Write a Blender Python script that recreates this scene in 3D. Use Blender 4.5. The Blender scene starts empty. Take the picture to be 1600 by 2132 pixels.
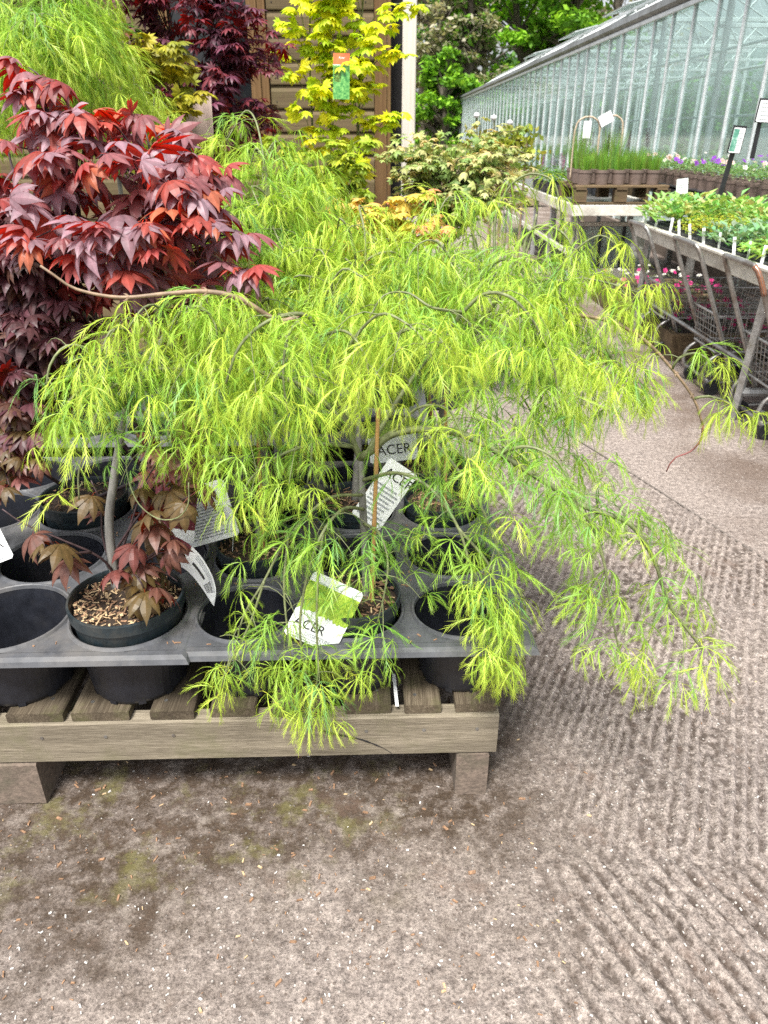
import bpy, math, random
import numpy as np
from mathutils import Vector, Matrix, Euler

R = math.radians
rng = random.Random(7)
SC = bpy.context.scene
COL = SC.collection

# ------------------------------------------------------------------ camera, sky, sun, exposure
CAM_H = 1.40
PITCH = math.atan((1066 - 275) / 1540.0)
cd = bpy.data.cameras.new('camera')
cam = bpy.data.objects.new('camera', cd)
COL.objects.link(cam)
cam.location = (0, 0, CAM_H)
cam.rotation_euler = (math.pi / 2 - PITCH, 0, 0)
cd.sensor_fit = 'VERTICAL'
cd.sensor_height = 36.0
cd.sensor_width = 27.0
cd.lens = 26.0
cd.clip_start = 0.05
cd.clip_end = 800
cd.dof.use_dof = True
cd.dof.focus_distance = 1.55
cd.dof.aperture_fstop = 8.0
SC.camera = cam

SUN_EL, SUN_AZ = R(62), R(200)           # high, from behind the viewer and a little to the left
w = bpy.data.worlds.new('World')
SC.world = w
w.use_nodes = True
nt = w.node_tree
bg = nt.nodes['Background']
sky = nt.nodes.new('ShaderNodeTexSky')
sky.sky_type = 'NISHITA'
sky.sun_disc = False
sky.sun_elevation = SUN_EL
sky.sun_rotation = SUN_AZ
sky.air_density = 1.0
sky.dust_density = 4.0
hs = nt.nodes.new('ShaderNodeHueSaturation')
hs.inputs['Saturation'].default_value = 0.28
nt.links.new(sky.outputs[0], hs.inputs['Color'])
nt.links.new(hs.outputs[0], bg.inputs['Color'])
bg.inputs['Strength'].default_value = 0.105

sd = bpy.data.lights.new('sun', 'SUN')
sun = bpy.data.objects.new('sun', sd)
COL.objects.link(sun)
sd.energy = 2.7
sd.angle = R(14)
sd.color = (1.0, 0.965, 0.91)
sdir = Vector((math.sin(SUN_AZ) * math.cos(SUN_EL), math.cos(SUN_AZ) * math.cos(SUN_EL), math.sin(SUN_EL)))
sun.rotation_euler = sdir.to_track_quat('Z', 'Y').to_euler()
sun.location = (0, 0, 10)

vs = SC.view_settings
vs.view_transform = 'Standard'
vs.look = 'None'
vs.exposure = 1.33
vs.gamma = 1.0
vs.use_curve_mapping = False
SC.cycles.use_denoising = False
SC.cycles.max_bounces = 7
SC.cycles.diffuse_bounces = 4
SC.cycles.glossy_bounces = 3
SC.cycles.transmission_bounces = 5
SC.cycles.transparent_max_bounces = 12
SC.cycles.caustics_reflective = False
SC.cycles.caustics_refractive = False

# ------------------------------------------------------------------ helpers
F_PX = 1540.0
CP, SP = math.cos(PITCH), math.sin(PITCH)
def ray(px, py):
    u = (px - 800) / F_PX
    v = (1066 - py) / F_PX
    return Vector((u, CP + v * SP, -SP + v * CP))
def at(px, py, Y):
    d = ray(px, py)
    return Vector((0, 0, CAM_H)) + d * (Y / d.y)
def atz(px, py, z):
    d = ray(px, py)
    return Vector((0, 0, CAM_H)) + d * ((z - CAM_H) / d.z)
def srgb(r, g, b):
    f = lambda c: (c / 255 / 12.92) if c <= 10 else ((c / 255 + 0.055) / 1.055) ** 2.4
    return (f(r), f(g), f(b), 1.0)

class MB:
    """collects shapes; build() makes ONE mesh object"""
    def __init__(s):
        s.v, s.f, s.c = [], [], None
    def add(s, vs_, fs_):
        o = len(s.v)
        s.v += [tuple(p) for p in vs_]
        s.f += [tuple(i + o for i in f) for f in fs_]
        return s
    def box(s, c, size, rot=None):
        hx, hy, hz = size[0] / 2, size[1] / 2, size[2] / 2
        p = [Vector((x, y, z)) for x in (-hx, hx) for y in (-hy, hy) for z in (-hz, hz)]
        if rot is not None:
            p = [rot @ q for q in p]
        c = Vector(c)
        return s.add([q + c for q in p], [(0, 1, 3, 2), (4, 6, 7, 5), (0, 4, 5, 1), (2, 3, 7, 6), (0, 2, 6, 4), (1, 5, 7, 3)])
    def cbox(s, c, size, b=0.003, rot=None):
        """box with chamfered long edges (8-sided section along its longest axis)"""
        ax = max(range(3), key=lambda i: size[i])
        o1, o2 = [i for i in range(3) if i != ax]
        h1, h2, hl = size[o1] / 2, size[o2] / 2, size[ax] / 2
        sec = [(-h1, -h2 + b), (-h1 + b, -h2), (h1 - b, -h2), (h1, -h2 + b), (h1, h2 - b), (h1 - b, h2), (-h1 + b, h2), (-h1, h2 - b)]
        pts = []
        for e, sc in ((-hl, 1), (hl, 1)):
            for a, d in sec:
                q = [0, 0, 0]
                q[ax], q[o1], q[o2] = e, a, d
                pts.append(Vector(q))
        if rot is not None:
            pts = [rot @ q for q in pts]
        c = Vector(c)
        fs_ = [(i, (i + 1) % 8, 8 + (i + 1) % 8, 8 + i) for i in range(8)] + [tuple(range(7, -1, -1)), tuple(range(8, 16))]
        return s.add([q + c for q in pts], fs_)
    def tube(s, pts, rad, n=6, cap=True):
        pts = [Vector(p) for p in pts]
        m = len(pts)
        if not hasattr(rad, '__len__'):
            rad = [rad] * m
        vs_, up = [], None
        for i, p in enumerate(pts):
            t = (pts[min(i + 1, m - 1)] - pts[max(i - 1, 0)])
            if t.length < 1e-9:
                t = Vector((0, 0, 1))
            t.normalize()
            if up is None:
                up = Vector((1, 0, 0)) if abs(t.x) < 0.8 else Vector((0, 1, 0))
            a = (up - t * up.dot(t))
            if a.length < 1e-6:
                a = t.orthogonal()
            a.normalize()
            up = a
            b = t.cross(a)
            for k in range(n):
                an = 2 * math.pi * k / n
                vs_.append(p + (a * math.cos(an) + b * math.sin(an)) * rad[i])
        fs_ = []
        for i in range(m - 1):
            for k in range(n):
                k2 = (k + 1) % n
                fs_.append((i * n + k, i * n + k2, (i + 1) * n + k2, (i + 1) * n + k))
        if cap:
            fs_ += [tuple(range(n - 1, -1, -1)), tuple(range((m - 1) * n, m * n))]
        return s.add(vs_, fs_)
    def lathe(s, prof, c, n=28, closed=False):
        """prof: (radius, z) list revolved round the vertical through c"""
        c = Vector(c)
        vs_ = []
        for r, z in prof:
            for k in range(n):
                an = 2 * math.pi * k / n
                vs_.append(c + Vector((r * math.cos(an), r * math.sin(an), z)))
        fs_ = []
        for i in range(len(prof) - 1):
            for k in range(n):
                k2 = (k + 1) % n
                fs_.append((i * n + k, i * n + k2, (i + 1) * n + k2, (i + 1) * n + k))
        return s.add(vs_, fs_)
    def build(s, name, mat, parent=None, base=None, smooth=False, tint=None):
        me = bpy.data.meshes.new(name)
        if base is not None:
            b = base
            vv = [(p[0] - b[0], p[1] - b[1], p[2] - b[2]) for p in s.v]
        else:
            vv = s.v
        me.from_pydata(vv, [], s.f)
        me.update()
        if smooth:
            me.shade_smooth()
        if mat is not None:
            me.materials.append(mat)
        o = bpy.data.objects.new(name, me)
        COL.objects.link(o)
        if parent is not None:
            o.parent = parent
        return o

def tag(o, label, cat, group=None, kind=None):
    o['label'] = label
    o['category'] = cat
    if group:
        o['group'] = group
    if kind:
        o['kind'] = kind
    return o
def thing(name, label, cat, base, group=None):
    o = bpy.data.objects.new(name, None)
    COL.objects.link(o)
    o.location = base
    o.empty_display_size = 0.05
    tag(o, label, cat, group)
    return o
def struct(o, kind='structure'):
    o['kind'] = kind
    return o
def part(mb, name, mat, t, smooth=False, sub=None):
    """t: the thing (Empty); sub: parent part for a sub-part. mesh is given in world space"""
    return mb.build(name, mat, parent=sub if sub is not None else t, base=t.location, smooth=smooth)
def linkcopy(me, name, parent, loc, rot=None, scale=None, color=None):
    o = bpy.data.objects.new(name, me)
    COL.objects.link(o)
    o.parent = parent
    o.location = loc
    if rot is not None:
        o.rotation_euler = rot
    if scale is not None:
        o.scale = scale if hasattr(scale, '__len__') else (scale,) * 3
    if color is not None:
        o.color = color
    return o
def catmull(pts, step=0.012):
    pts = [Vector(p) for p in pts]
    if len(pts) == 2:
        n = max(2, int((pts[1] - pts[0]).length / step))
        return [pts[0].lerp(pts[1], i / n) for i in range(n + 1)]
    P = [pts[0] * 2 - pts[1]] + pts + [pts[-1] * 2 - pts[-2]]
    out = []
    for i in range(1, len(P) - 2):
        a, b, c, d = P[i - 1], P[i], P[i + 1], P[i + 2]
        n = max(1, int((c - b).length / step))
        for k in range(n):
            t = k / n
            out.append(0.5 * ((2 * b) + (c - a) * t + (2 * a - 5 * b + 4 * c - d) * t * t + (3 * b - a - 3 * c + d) * t ** 3))
    out.append(pts[-1])
    return out

# ------------------------------------------------------------------ materials
def nmat(name):
    m = bpy.data.materials.new(name)
    m.use_nodes = True
    return m, m.node_tree, m.node_tree.nodes['Principled BSDF']
def coords(t, scale=(1, 1, 1), rot=(0, 0, 0), obj=True):
    tc = t.nodes.new('ShaderNodeTexCoord')
    mp = t.nodes.new('ShaderNodeMapping')
    mp.inputs['Scale'].default_value = scale
    mp.inputs['Rotation'].default_value = rot
    t.links.new(tc.outputs['Object' if obj else 'Generated'], mp.inputs['Vector'])
    return mp.outputs[0]
def world_pos(t):
    g = t.nodes.new('ShaderNodeNewGeometry')
    return g.outputs['Position']
def mapping(t, vec, scale=(1, 1, 1), rot=(0, 0, 0), loc=(0, 0, 0)):
    mp = t.nodes.new('ShaderNodeMapping')
    mp.inputs['Scale'].default_value = scale
    mp.inputs['Rotation'].default_value = rot
    mp.inputs['Location'].default_value = loc
    t.links.new(vec, mp.inputs['Vector'])
    return mp.outputs[0]
def noise(t, vec, scale, detail=4, rough=0.55, dist=0.0):
    n = t.nodes.new('ShaderNodeTexNoise')
    n.inputs['Scale'].default_value = scale
    n.inputs['Detail'].default_value = detail
    n.inputs['Roughness'].default_value = rough
    n.inputs['Distortion'].default_value = dist
    if vec is not None:
        t.links.new(vec, n.inputs['Vector'])
    return n.outputs['Fac']
def ramp(t, fac, stops):
    r = t.nodes.new('ShaderNodeValToRGB')
    e = r.color_ramp.elements
    while len(e) < len(stops):
        e.new(0.5)
    for el, (p, c) in zip(e, stops):
        el.position = p
        el.color = c if len(c) == 4 else (*c, 1)
    t.links.new(fac, r.inputs[0])
    return r.outputs[0]
def mixc(t, fac, a, b, mode='MIX'):
    m = t.nodes.new('ShaderNodeMix')
    m.data_type = 'RGBA'
    m.blend_type = mode
    for s_, v in ((m.inputs[0], fac), (m.inputs[6], a), (m.inputs[7], b)):
        if isinstance(v, (int, float)):
            s_.default_value = v
        elif isinstance(v, tuple):
            s_.default_value = v if len(v) == 4 else (*v, 1)
        else:
            t.links.new(v, s_)
    return m.outputs[2]
def mathn(t, op, a, b=0.0, c=0.0):
    m = t.nodes.new('ShaderNodeMath')
    m.operation = op
    for s_, v in zip(m.inputs, (a, b, c)):
        if isinstance(v, (int, float)):
            s_.default_value = v
        else:
            t.links.new(v, s_)
    return m.outputs[0]
def bump(t, bsdf, h, strength=0.4, dist=0.01):
    b = t.nodes.new('ShaderNodeBump')
    b.inputs['Strength'].default_value = strength
    b.inputs['Distance'].default_value = dist
    t.links.new(h, b.inputs['Height'])
    t.links.new(b.outputs[0], bsdf.inputs['Normal'])

def plain(name, col, rough=0.5, var=0.18, vscale=30, bumps=0.15, bdist=0.002, metal=0.0, spec=None, stretch=(1, 1, 1), dirt=None):
    m, t, b = nmat(name)
    v = world_pos(t)
    v = mapping(t, v, stretch)
    n = noise(t, v, vscale, 5)
    lo = tuple(c * (1 - var) for c in col[:3])
    hi = tuple(min(1, c * (1 + var)) for c in col[:3])
    c = ramp(t, n, [(0.3, lo), (0.7, hi)])
    if dirt:
        d = noise(t, v, vscale * 0.15, 6, 0.7)
        f = ramp(t, d, [(0.48, (0, 0, 0)), (0.68, (1, 1, 1))])
        c = mixc(t, f, c, dirt)
    t.links.new(c, b.inputs['Base Color'])
    b.inputs['Metallic'].default_value = metal
    r = mathn(t, 'MULTIPLY_ADD', n, 0.25, rough - 0.12)
    t.links.new(r, b.inputs['Roughness'])
    if spec is not None:
        b.inputs['Specular IOR Level'].default_value = spec
    if bumps:
        bump(t, b, n, bumps, bdist)
    return m

def wood(name, c1, c2, c3, axis='Y', scale=1.0, moss=0.0, rough=0.8):
    """weathered timber: long grain along an axis"""
    m, t, b = nmat(name)
    st = {'X': (2.2, 75, 75), 'Y': (75, 2.2, 75), 'Z': (75, 75, 2.2)}[axis]
    v = world_pos(t)
    oi = t.nodes.new('ShaderNodeObjectInfo')
    off = t.nodes.new('ShaderNodeVectorMath')
    off.operation = 'MULTIPLY_ADD'
    cmb = t.nodes.new('ShaderNodeCombineXYZ')
    for i in range(3):
        t.links.new(oi.outputs['Random'], cmb.inputs[i])
    t.links.new(cmb.outputs[0], off.inputs[0])
    off.inputs[1].default_value = (3.1, 5.7, 2.3)
    t.links.new(v, off.inputs[2])
    v2 = off.outputs[0]
    g1 = noise(t, mapping(t, v2, tuple(s_ * scale for s_ in st)), 1.6, 6, 0.65, 0.25)
    g2 = noise(t, mapping(t, v2, tuple(s_ * scale * 3.2 for s_ in st)), 1.6, 3, 0.6, 0.1)
    g = mathn(t, 'MULTIPLY_ADD', g2, 0.55, mathn(t, 'MULTIPLY', g1, 0.5))
    big = noise(t, mapping(t, v2, tuple(s_ * scale * 0.14 for s_ in st)), 1.2, 4, 0.6)
    c = ramp(t, g, [(0.25, c1), (0.5, c2), (0.75, c3)])
    c = mixc(t, ramp(t, big, [(0.35, (0, 0, 0)), (0.75, (0.55,) * 3)]), c, tuple(x * 0.5 for x in c1[:3]))
    tone = mathn(t, 'MULTIPLY_ADD', oi.outputs['Random'], 0.3, 0.85)
    hv = t.nodes.new('ShaderNodeHueSaturation')
    t.links.new(tone, hv.inputs['Value'])
    t.links.new(c, hv.inputs['Color'])
    c = hv.outputs[0]
    if moss:
        mn = noise(t, mapping(t, v2, (9, 9, 9)), 1.0, 6, 0.7)
        c = mixc(t, ramp(t, mn, [(0.5, (0, 0, 0)), (0.8, (moss,) * 3)]), c, (0.10, 0.11, 0.035))
    t.links.new(c, b.inputs['Base Color'])
    b.inputs['Roughness'].default_value = rough
    b.inputs['Specular IOR Level'].default_value = 0.25
    bump(t, b, g, 0.5, 0.003)
    return m

def leaf_mat(name, trans=(1, 1, 0.5), tmix=0.38, under=None, rough=0.5, spec=0.35):
    """colour = object colour x per-vertex tint; the underside may have its own colour factor"""
    m, t, b = nmat(name)
    oi = t.nodes.new('ShaderNodeObjectInfo')
    at_ = t.nodes.new('ShaderNodeAttribute')
    at_.attribute_name = 'tint'
    c = mixc(t, 1.0, oi.outputs['Color'], at_.outputs['Color'], 'MULTIPLY')
    n = noise(t, world_pos(t), 60, 3)
    c = mixc(t, 1.0, c, ramp(t, n, [(0.3, (0.82, 0.82, 0.82)), (0.7, (1.12, 1.12, 1.12))]), 'MULTIPLY')
    if under:
        g = t.nodes.new('ShaderNodeNewGeometry')
        cu = mixc(t, 1.0, c, under, 'MULTIPLY')
        c = mixc(t, g.outputs['Backfacing'], c, cu)
    t.links.new(c, b.inputs['Base Color'])
    b.inputs['Roughness'].default_value = rough
    b.inputs['Specular IOR Level'].default_value = spec
    tr = t.nodes.new('ShaderNodeBsdfTranslucent')
    tc = mixc(t, 1.0, c, trans, 'MULTIPLY')
    t.links.new(tc, tr.inputs['Color'])
    mx = t.nodes.new('ShaderNodeMixShader')
    mx.inputs[0].default_value = tmix
    t.links.new(b.outputs[0], mx.inputs[1])
    t.links.new(tr.outputs[0], mx.inputs[2])
    out = t.nodes['Material Output']
    t.links.new(mx.outputs[0], out.inputs['Surface'])
    return m

M = {}
M['leaf_lace'] = leaf_mat('lace_leaf', (1.12, 1.15, 0.65), 0.40, rough=0.42)
M['leaf_red'] = leaf_mat('red_leaf', (1.6, 0.5, 0.35), 0.24, under=(1.6, 0.45, 0.28), rough=0.48, spec=0.45)
M['leaf_soft'] = leaf_mat('soft_leaf', (1.25, 1.15, 0.6), 0.36, rough=0.5)
M['leaf_far'] = leaf_mat('far_leaf', (1.2, 1.15, 0.6), 0.3, rough=0.6, spec=0.2)
M['bark_green'] = plain('bark_green', (0.15, 0.17, 0.075), 0.6, 0.4, 60, 0.35)
M['bark_grey'] = plain('bark_grey', (0.17, 0.165, 0.15), 0.75, 0.5, 45, 0.6, 0.004, stretch=(1, 1, 0.25))
M['bark_tan'] = plain('bark_tan', (0.23, 0.16, 0.10), 0.6, 0.35, 60, 0.3)
M['bark_dark'] = plain('bark_dark', (0.05, 0.028, 0.03), 0.55, 0.4, 60, 0.3)
M['bark_red'] = plain('bark_red', (0.17, 0.05, 0.045), 0.5, 0.4, 60, 0.3)
M['bark_tree'] = plain('bark_tree', (0.10, 0.085, 0.065), 0.85, 0.5, 6, 0.6, 0.03)
M['cane'] = plain('bamboo', (0.42, 0.24, 0.09), 0.5, 0.3, 25, 0.2, stretch=(1, 1, 0.15))
M['pot_black'] = plain('pot_black', (0.024, 0.027, 0.034), 0.5, 0.25, 40, 0.1, dirt=(0.06, 0.055, 0.05))
M['pot_rim'] = plain('pot_green_black', (0.015, 0.024, 0.029), 0.42, 0.25, 50, 0.08, dirt=(0.05, 0.05, 0.045))
M['tray'] = plain('tray_grey_black', (0.066, 0.069, 0.076), 0.42, 0.22, 35, 0.15, dirt=(0.12, 0.115, 0.11))
M['tray_cup'] = plain('tray_cup_black', (0.012, 0.0135, 0.019), 0.42, 0.3, 30, 0.12, dirt=(0.022, 0.021, 0.022))
M['pot_taupe'] = plain('pot_taupe', (0.17, 0.125, 0.105), 0.55, 0.15, 30, 0.08)
M['soil'] = plain('soil', (0.035, 0.022, 0.014), 0.95, 0.6, 120, 0.9, 0.006)
M['white_card'] = plain('white_card', (0.80, 0.82, 0.83), 0.32, 0.03, 10, 0.0)
M['ink'] = plain('ink', (0.015, 0.014, 0.014), 0.5, 0.0, 10, 0.0)
M['ink_grey'] = plain('ink_grey', (0.30, 0.32, 0.34), 0.5, 0.0, 10, 0.0)
M['white_plastic'] = plain('white_plastic', (0.78, 0.79, 0.79), 0.4, 0.04, 30, 0.0)
M['steel'] = plain('galvanised', (0.42, 0.425, 0.42), 0.42, 0.25, 40, 0.15, metal=0.4, dirt=(0.22, 0.20, 0.17))
M['steel_dull'] = plain('dull_steel', (0.33, 0.325, 0.31), 0.36, 0.25, 40, 0.12, metal=0.75, dirt=(0.16, 0.12, 0.09))
M['rust'] = plain('rust', (0.22, 0.085, 0.04), 0.8, 0.4, 60, 0.4)
M['alu'] = plain('aluminium', (0.62, 0.66, 0.67), 0.38, 0.12, 30, 0.08, metal=0.2, dirt=(0.42, 0.45, 0.44))
M['alu_cream'] = plain('aluminium_cream', (0.62, 0.60, 0.53), 0.5, 0.15, 20, 0.1, metal=0.0, dirt=(0.34, 0.31, 0.26))
M['black_metal'] = plain('black_metal', (0.012, 0.013, 0.015), 0.45, 0.2, 30, 0.05)
M['pallet'] = wood('pallet_wood', srgb(40, 33, 26), srgb(84, 74, 60), srgb(130, 119, 101), 'Y', 1.5, 0.8)
M['beam'] = wood('pallet_beam_wood', srgb(70, 62, 52), srgb(124, 115, 99), srgb(164, 154, 136), 'X', 1.9, 0.45)
M['pallet_old'] = wood('old_pallet_wood', srgb(60, 50, 38), srgb(105, 88, 66), srgb(140, 120, 92), 'X', 0.8, 0.5)
M['shed'] = wood('shed_board_wood', srgb(76, 64, 45), srgb(104, 90, 66), srgb(124, 109, 83), 'X', 0.35, 0.45)
M['shed_trim'] = wood('shed_trim_wood', srgb(84, 62, 38), srgb(112, 86, 56), srgb(134, 106, 74), 'Z', 0.4, 0.15)
M['post'] = wood('painted_post_wood', srgb(160, 155, 145), srgb(190, 184, 174), srgb(208, 203, 194), 'Z', 0.4, 0.05)
M['dark_board_gap'] = plain('dark_board_gap', (0.012, 0.011, 0.012), 0.7, 0.4, 12, 0.3)  # near-black for boards and for the shade painted into the porch gap
M['block'] = plain('concrete_block', (0.15, 0.115, 0.09), 0.95, 0.35, 90, 0.7, 0.004, dirt=(0.10, 0.085, 0.06))
M['chip'] = plain('bark_chip', (0.24, 0.14, 0.08), 0.9, 0.5, 200, 0.2)
M['chip_light'] = plain('light_chip', (0.48, 0.35, 0.20), 0.85, 0.35, 200, 0.2)
M['stone'] = plain('stone_chip', (0.55, 0.53, 0.50), 0.7, 0.25, 200, 0.1)

def tintmesh(me, arr):
    a = me.attributes.new('tint', 'FLOAT_COLOR', 'POINT')
    a.data.foreach_set('color', np.asarray(arr, dtype=np.float32).ravel())
# ------------------------------------------------------------------ ground
def _hash(ix, iy, seed):
    h = (ix.astype(np.int64) * 374761393 + iy.astype(np.int64) * 668265263 + seed * 1442695041) & 0xffffffff
    h = ((h ^ (h >> 13)) * 1274126177) & 0xffffffff
    return ((h ^ (h >> 16)) & 0xffff) / 65535.0
def vnoise(x, y, seed=0):
    ix, iy = np.floor(x), np.floor(y)
    fx, fy = x - ix, y - iy
    fx, fy = fx * fx * (3 - 2 * fx), fy * fy * (3 - 2 * fy)
    n00, n10, n01, n11 = _hash(ix, iy, seed), _hash(ix + 1, iy, seed), _hash(ix, iy + 1, seed), _hash(ix + 1, iy + 1, seed)
    return (n00 * (1 - fx) + n10 * fx) * (1 - fy) + (n01 * (1 - fx) + n11 * fx) * fy
def fbm(x, y, sc, seed=0, octv=4, gain=.55):
    v, a, s_, tot = 0, 1.0, sc, 0
    for o in range(octv):
        v = v + a * vnoise(x * s_, y * s_, seed + o * 17); tot += a; a *= gain; s_ *= 2.03
    return v / tot
def sst(v, lo, hi):
    t = np.clip((v - lo) / (hi - lo), 0, 1)
    return t * t * (3 - 2 * t)
def ground_fields(x, y):
    """relief height in metres, groove fill (0..1) and soil cover with painted pallet shade (0..1) of the old tamped concrete"""
    wob = fbm(x, y, 2.2, 1)
    def band(ang, period, seed, dist):
        c, s_ = math.cos(ang), math.sin(ang)
        u = x * c - y * s_; v = x * s_ + y * c
        ph = u / period + dist * (fbm(u, v * .3, 3.5, seed) - .5) + .26 * (fbm(x, y, 34, seed + 3) - .5)
        w = .5 + .5 * np.sin(2 * np.pi * ph)
        amp = sst(fbm(u * 1.0, v * .3, 16, seed + 7), .25, .52)
        return w * amp + .45 * (1 - amp) * fbm(x, y, 60, seed + 9)
    A = band(R(25), .026, 11, 2.0)
    B = band(R(-22), .036, 31, 1.5)
    ab = sst(y + .35 * (wob - .5), .98, 1.12)
    ridge = A * ab + B * (1 - ab)
    mk = sst(x + .5 * (wob - .5), .10, .40)
    jd = (x - .87) * .943 + (y - 3.85) * .333
    side = sst(jd, -.004, .02)
    mk = mk * (1 - .93 * side)
    mk = mk * (.55 + .45 * sst(fbm(x, y, 3.1, 51), .33, .62))
    mk = mk * (1 - sst(y, 2.6, 4.2) * .6)
    pits = fbm(x, y, 48, 71, 3)
    lumps = fbm(x, y, 17, 81, 3)
    h = .0115 * ridge * mk + .0042 * (pits - .5) * (1 - .8 * side) + .0022 * (lumps - .5) * (1 - .8 * side)
    groove = (1 - sst(ridge, .30, .56)) * mk
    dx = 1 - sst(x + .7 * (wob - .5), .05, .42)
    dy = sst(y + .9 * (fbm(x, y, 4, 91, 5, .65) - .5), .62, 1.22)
    soil = dx * dy * (1 - sst(y, 2.4, 3.4))  # real soil cover; also carries the shade painted under the pallet
    fade = sst(x, -1.25, -1.05) * (1 - sst(x, 1.85, 2.1)) * sst(y, .4, .5) * (1 - sst(y, 3.0, 3.4))
    return h * fade, groove, soil
def ground_mat():
    m, t, b = nmat('worn_concrete')
    P = world_pos(t)
    sep = t.nodes.new('ShaderNodeSeparateXYZ')
    t.links.new(P, sep.inputs[0])
    X, Y = sep.outputs[0], sep.outputs[1]
    def attr(n_):
        a_ = t.nodes.new('ShaderNodeAttribute'); a_.attribute_name = n_
        return a_.outputs['Fac']
    groove_a, dirt = attr('groove'), attr('soil')
    def sstep(v, lo, hi):
        mr = t.nodes.new('ShaderNodeMapRange')
        mr.interpolation_type = 'SMOOTHSTEP'
        mr.inputs['From Min'].default_value = lo
        mr.inputs['From Max'].default_value = hi
        t.links.new(v, mr.inputs['Value'])
        return mr.outputs[0]
    fine = noise(t, P, 160, 5, 0.75)
    grit = noise(t, P, 48, 5, 0.75)
    blot = noise(t, P, 1.3, 5, 0.62)
    base = ramp(t, grit, [(0.30, srgb(98, 90, 86)), (0.47, srgb(143, 133, 127)), (0.68, srgb(184, 173, 165))])
    base = mixc(t, 1.0, base, ramp(t, fine, [(0.32, (0.34,) * 3), (0.50, (0.95,) * 3), (0.68, (1.38,) * 3)]), 'MULTIPLY')
    base = mixc(t, 1.0, base, ramp(t, blot, [(0.3, (0.80, 0.79, 0.79)), (0.7, (1.08, 1.06, 1.03))]), 'MULTIPLY')
    # mud lying in the grooves
    brk2 = sstep(noise(t, P, 30, 4, 0.7), 0.40, 0.58)
    base = mixc(t, mathn(t, 'MULTIPLY', mathn(t, 'MULTIPLY', groove_a, brk2), 0.9), base, srgb(70, 60, 53))
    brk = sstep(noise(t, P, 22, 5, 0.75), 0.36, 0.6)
    dirt_shade_f = mathn(t, 'MULTIPLY', dirt, mathn(t, 'MULTIPLY_ADD', brk, 0.48, 0.50))
    base = mixc(t, dirt_shade_f, base, mixc(t, fine, srgb(34, 26, 19), srgb(84, 69, 54)))  # brown soil, darkened further to paint in the shade under the pallet
    light = mathn(t, 'MULTIPLY', sstep(noise(t, P, 13, 5, 0.7), 0.52, 0.72), 0.4)
    base = mixc(t, mathn(t, 'MULTIPLY', dirt, light), base, srgb(168, 158, 148))
    mossm = mathn(t, 'MULTIPLY', mathn(t, 'MULTIPLY', sstep(noise(t, P, 8, 5, 0.7), 0.50, 0.66), dirt), 0.6)
    mossm = mathn(t, 'MULTIPLY', mossm, mathn(t, 'MULTIPLY', sstep(Y, 0.9, 1.05), sstep(X, 0.15, -0.1)))
    base = mixc(t, mossm, base, srgb(104, 100, 58))
    bench_brown = mathn(t, 'MULTIPLY', sstep(X, 1.2, 1.75), sstep(noise(t, P, 2.4, 5, 0.6), 0.36, 0.6))  # patchy browner tone growing towards the bench side
    base = mixc(t, mathn(t, 'MULTIPLY', bench_brown, 0.7), base, srgb(92, 76, 64))
    stain = mathn(t, 'MULTIPLY', sstep(noise(t, P, 5.5, 6, 0.75), 0.54, 0.70), 0.5)
    stain = mathn(t, 'MULTIPLY', stain, sstep(Y, 3.2, 2.2))
    base = mixc(t, stain, base, srgb(110, 91, 80))
    vo = t.nodes.new('ShaderNodeTexVoronoi')
    vo.inputs['Scale'].default_value = 110
    t.links.new(P, vo.inputs['Vector'])
    sepc = t.nodes.new('ShaderNodeSeparateColor')
    t.links.new(vo.outputs['Color'], sepc.inputs[0])
    spk = mathn(t, 'MULTIPLY', sstep(vo.outputs['Distance'], 0.36, 0.24), sstep(sepc.outputs[0], 0.87, 0.91))
    base = mixc(t, mathn(t, 'MULTIPLY', spk, mathn(t, 'SUBTRACT', 0.75, mathn(t, 'MULTIPLY', dirt, 0.5))), base, srgb(196, 189, 182))
    dk = mathn(t, 'MULTIPLY', sstep(vo.outputs['Distance'], 0.40, 0.26), sstep(sepc.outputs[1], 0.82, 0.86))
    base = mixc(t, mathn(t, 'MULTIPLY', dk, 0.6), base, srgb(84, 72, 64))
    t.links.new(base, b.inputs['Base Color'])
    b.inputs['Roughness'].default_value = 0.88
    b.inputs['Specular IOR Level'].default_value = 0.25
    h = mathn(t, 'ADD', mathn(t, 'MULTIPLY', grit, 1.0), mathn(t, 'MULTIPLY', fine, 0.6))
    h = mathn(t, 'ADD', h, mathn(t, 'MULTIPLY', spk, 0.35))
    bump(t, b, h, 0.9, 0.008)
    return m
def spread_axis(lo, hi, step, far0, far1):
    a = list(np.arange(lo, hi + step / 2, step))
    d, x = step * 2, lo
    left = []
    while x > far0:
        x -= d; d *= 1.5; left.append(max(x, far0))
    d, x = step * 2, hi
    right = []
    while x < far1:
        x += d; d *= 1.5; right.append(min(x, far1))
    return np.array(left[::-1] + a + right)
gxs = spread_axis(-1.1, 1.9, .0062, -200, 200)
gys = spread_axis(.45, 3.3, .0062, -60, 300)
GXX, GYY = np.meshgrid(gxs, gys)
gh, ggr, gsoil_shade = ground_fields(GXX, GYY)
nx_, ny_ = len(gxs), len(gys)
V = np.stack([GXX.ravel(), GYY.ravel(), gh.ravel()], 1).astype(np.float32)
ii = (np.arange(ny_ - 1)[:, None] * nx_ + np.arange(nx_ - 1)[None, :]).ravel()
Fq = np.stack([ii, ii + 1, ii + nx_ + 1, ii + nx_], 1).astype(np.int32)
gme = bpy.data.meshes.new('ground')
gme.vertices.add(len(V)); gme.vertices.foreach_set('co', V.ravel())
gme.loops.add(Fq.size); gme.loops.foreach_set('vertex_index', Fq.ravel())
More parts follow.
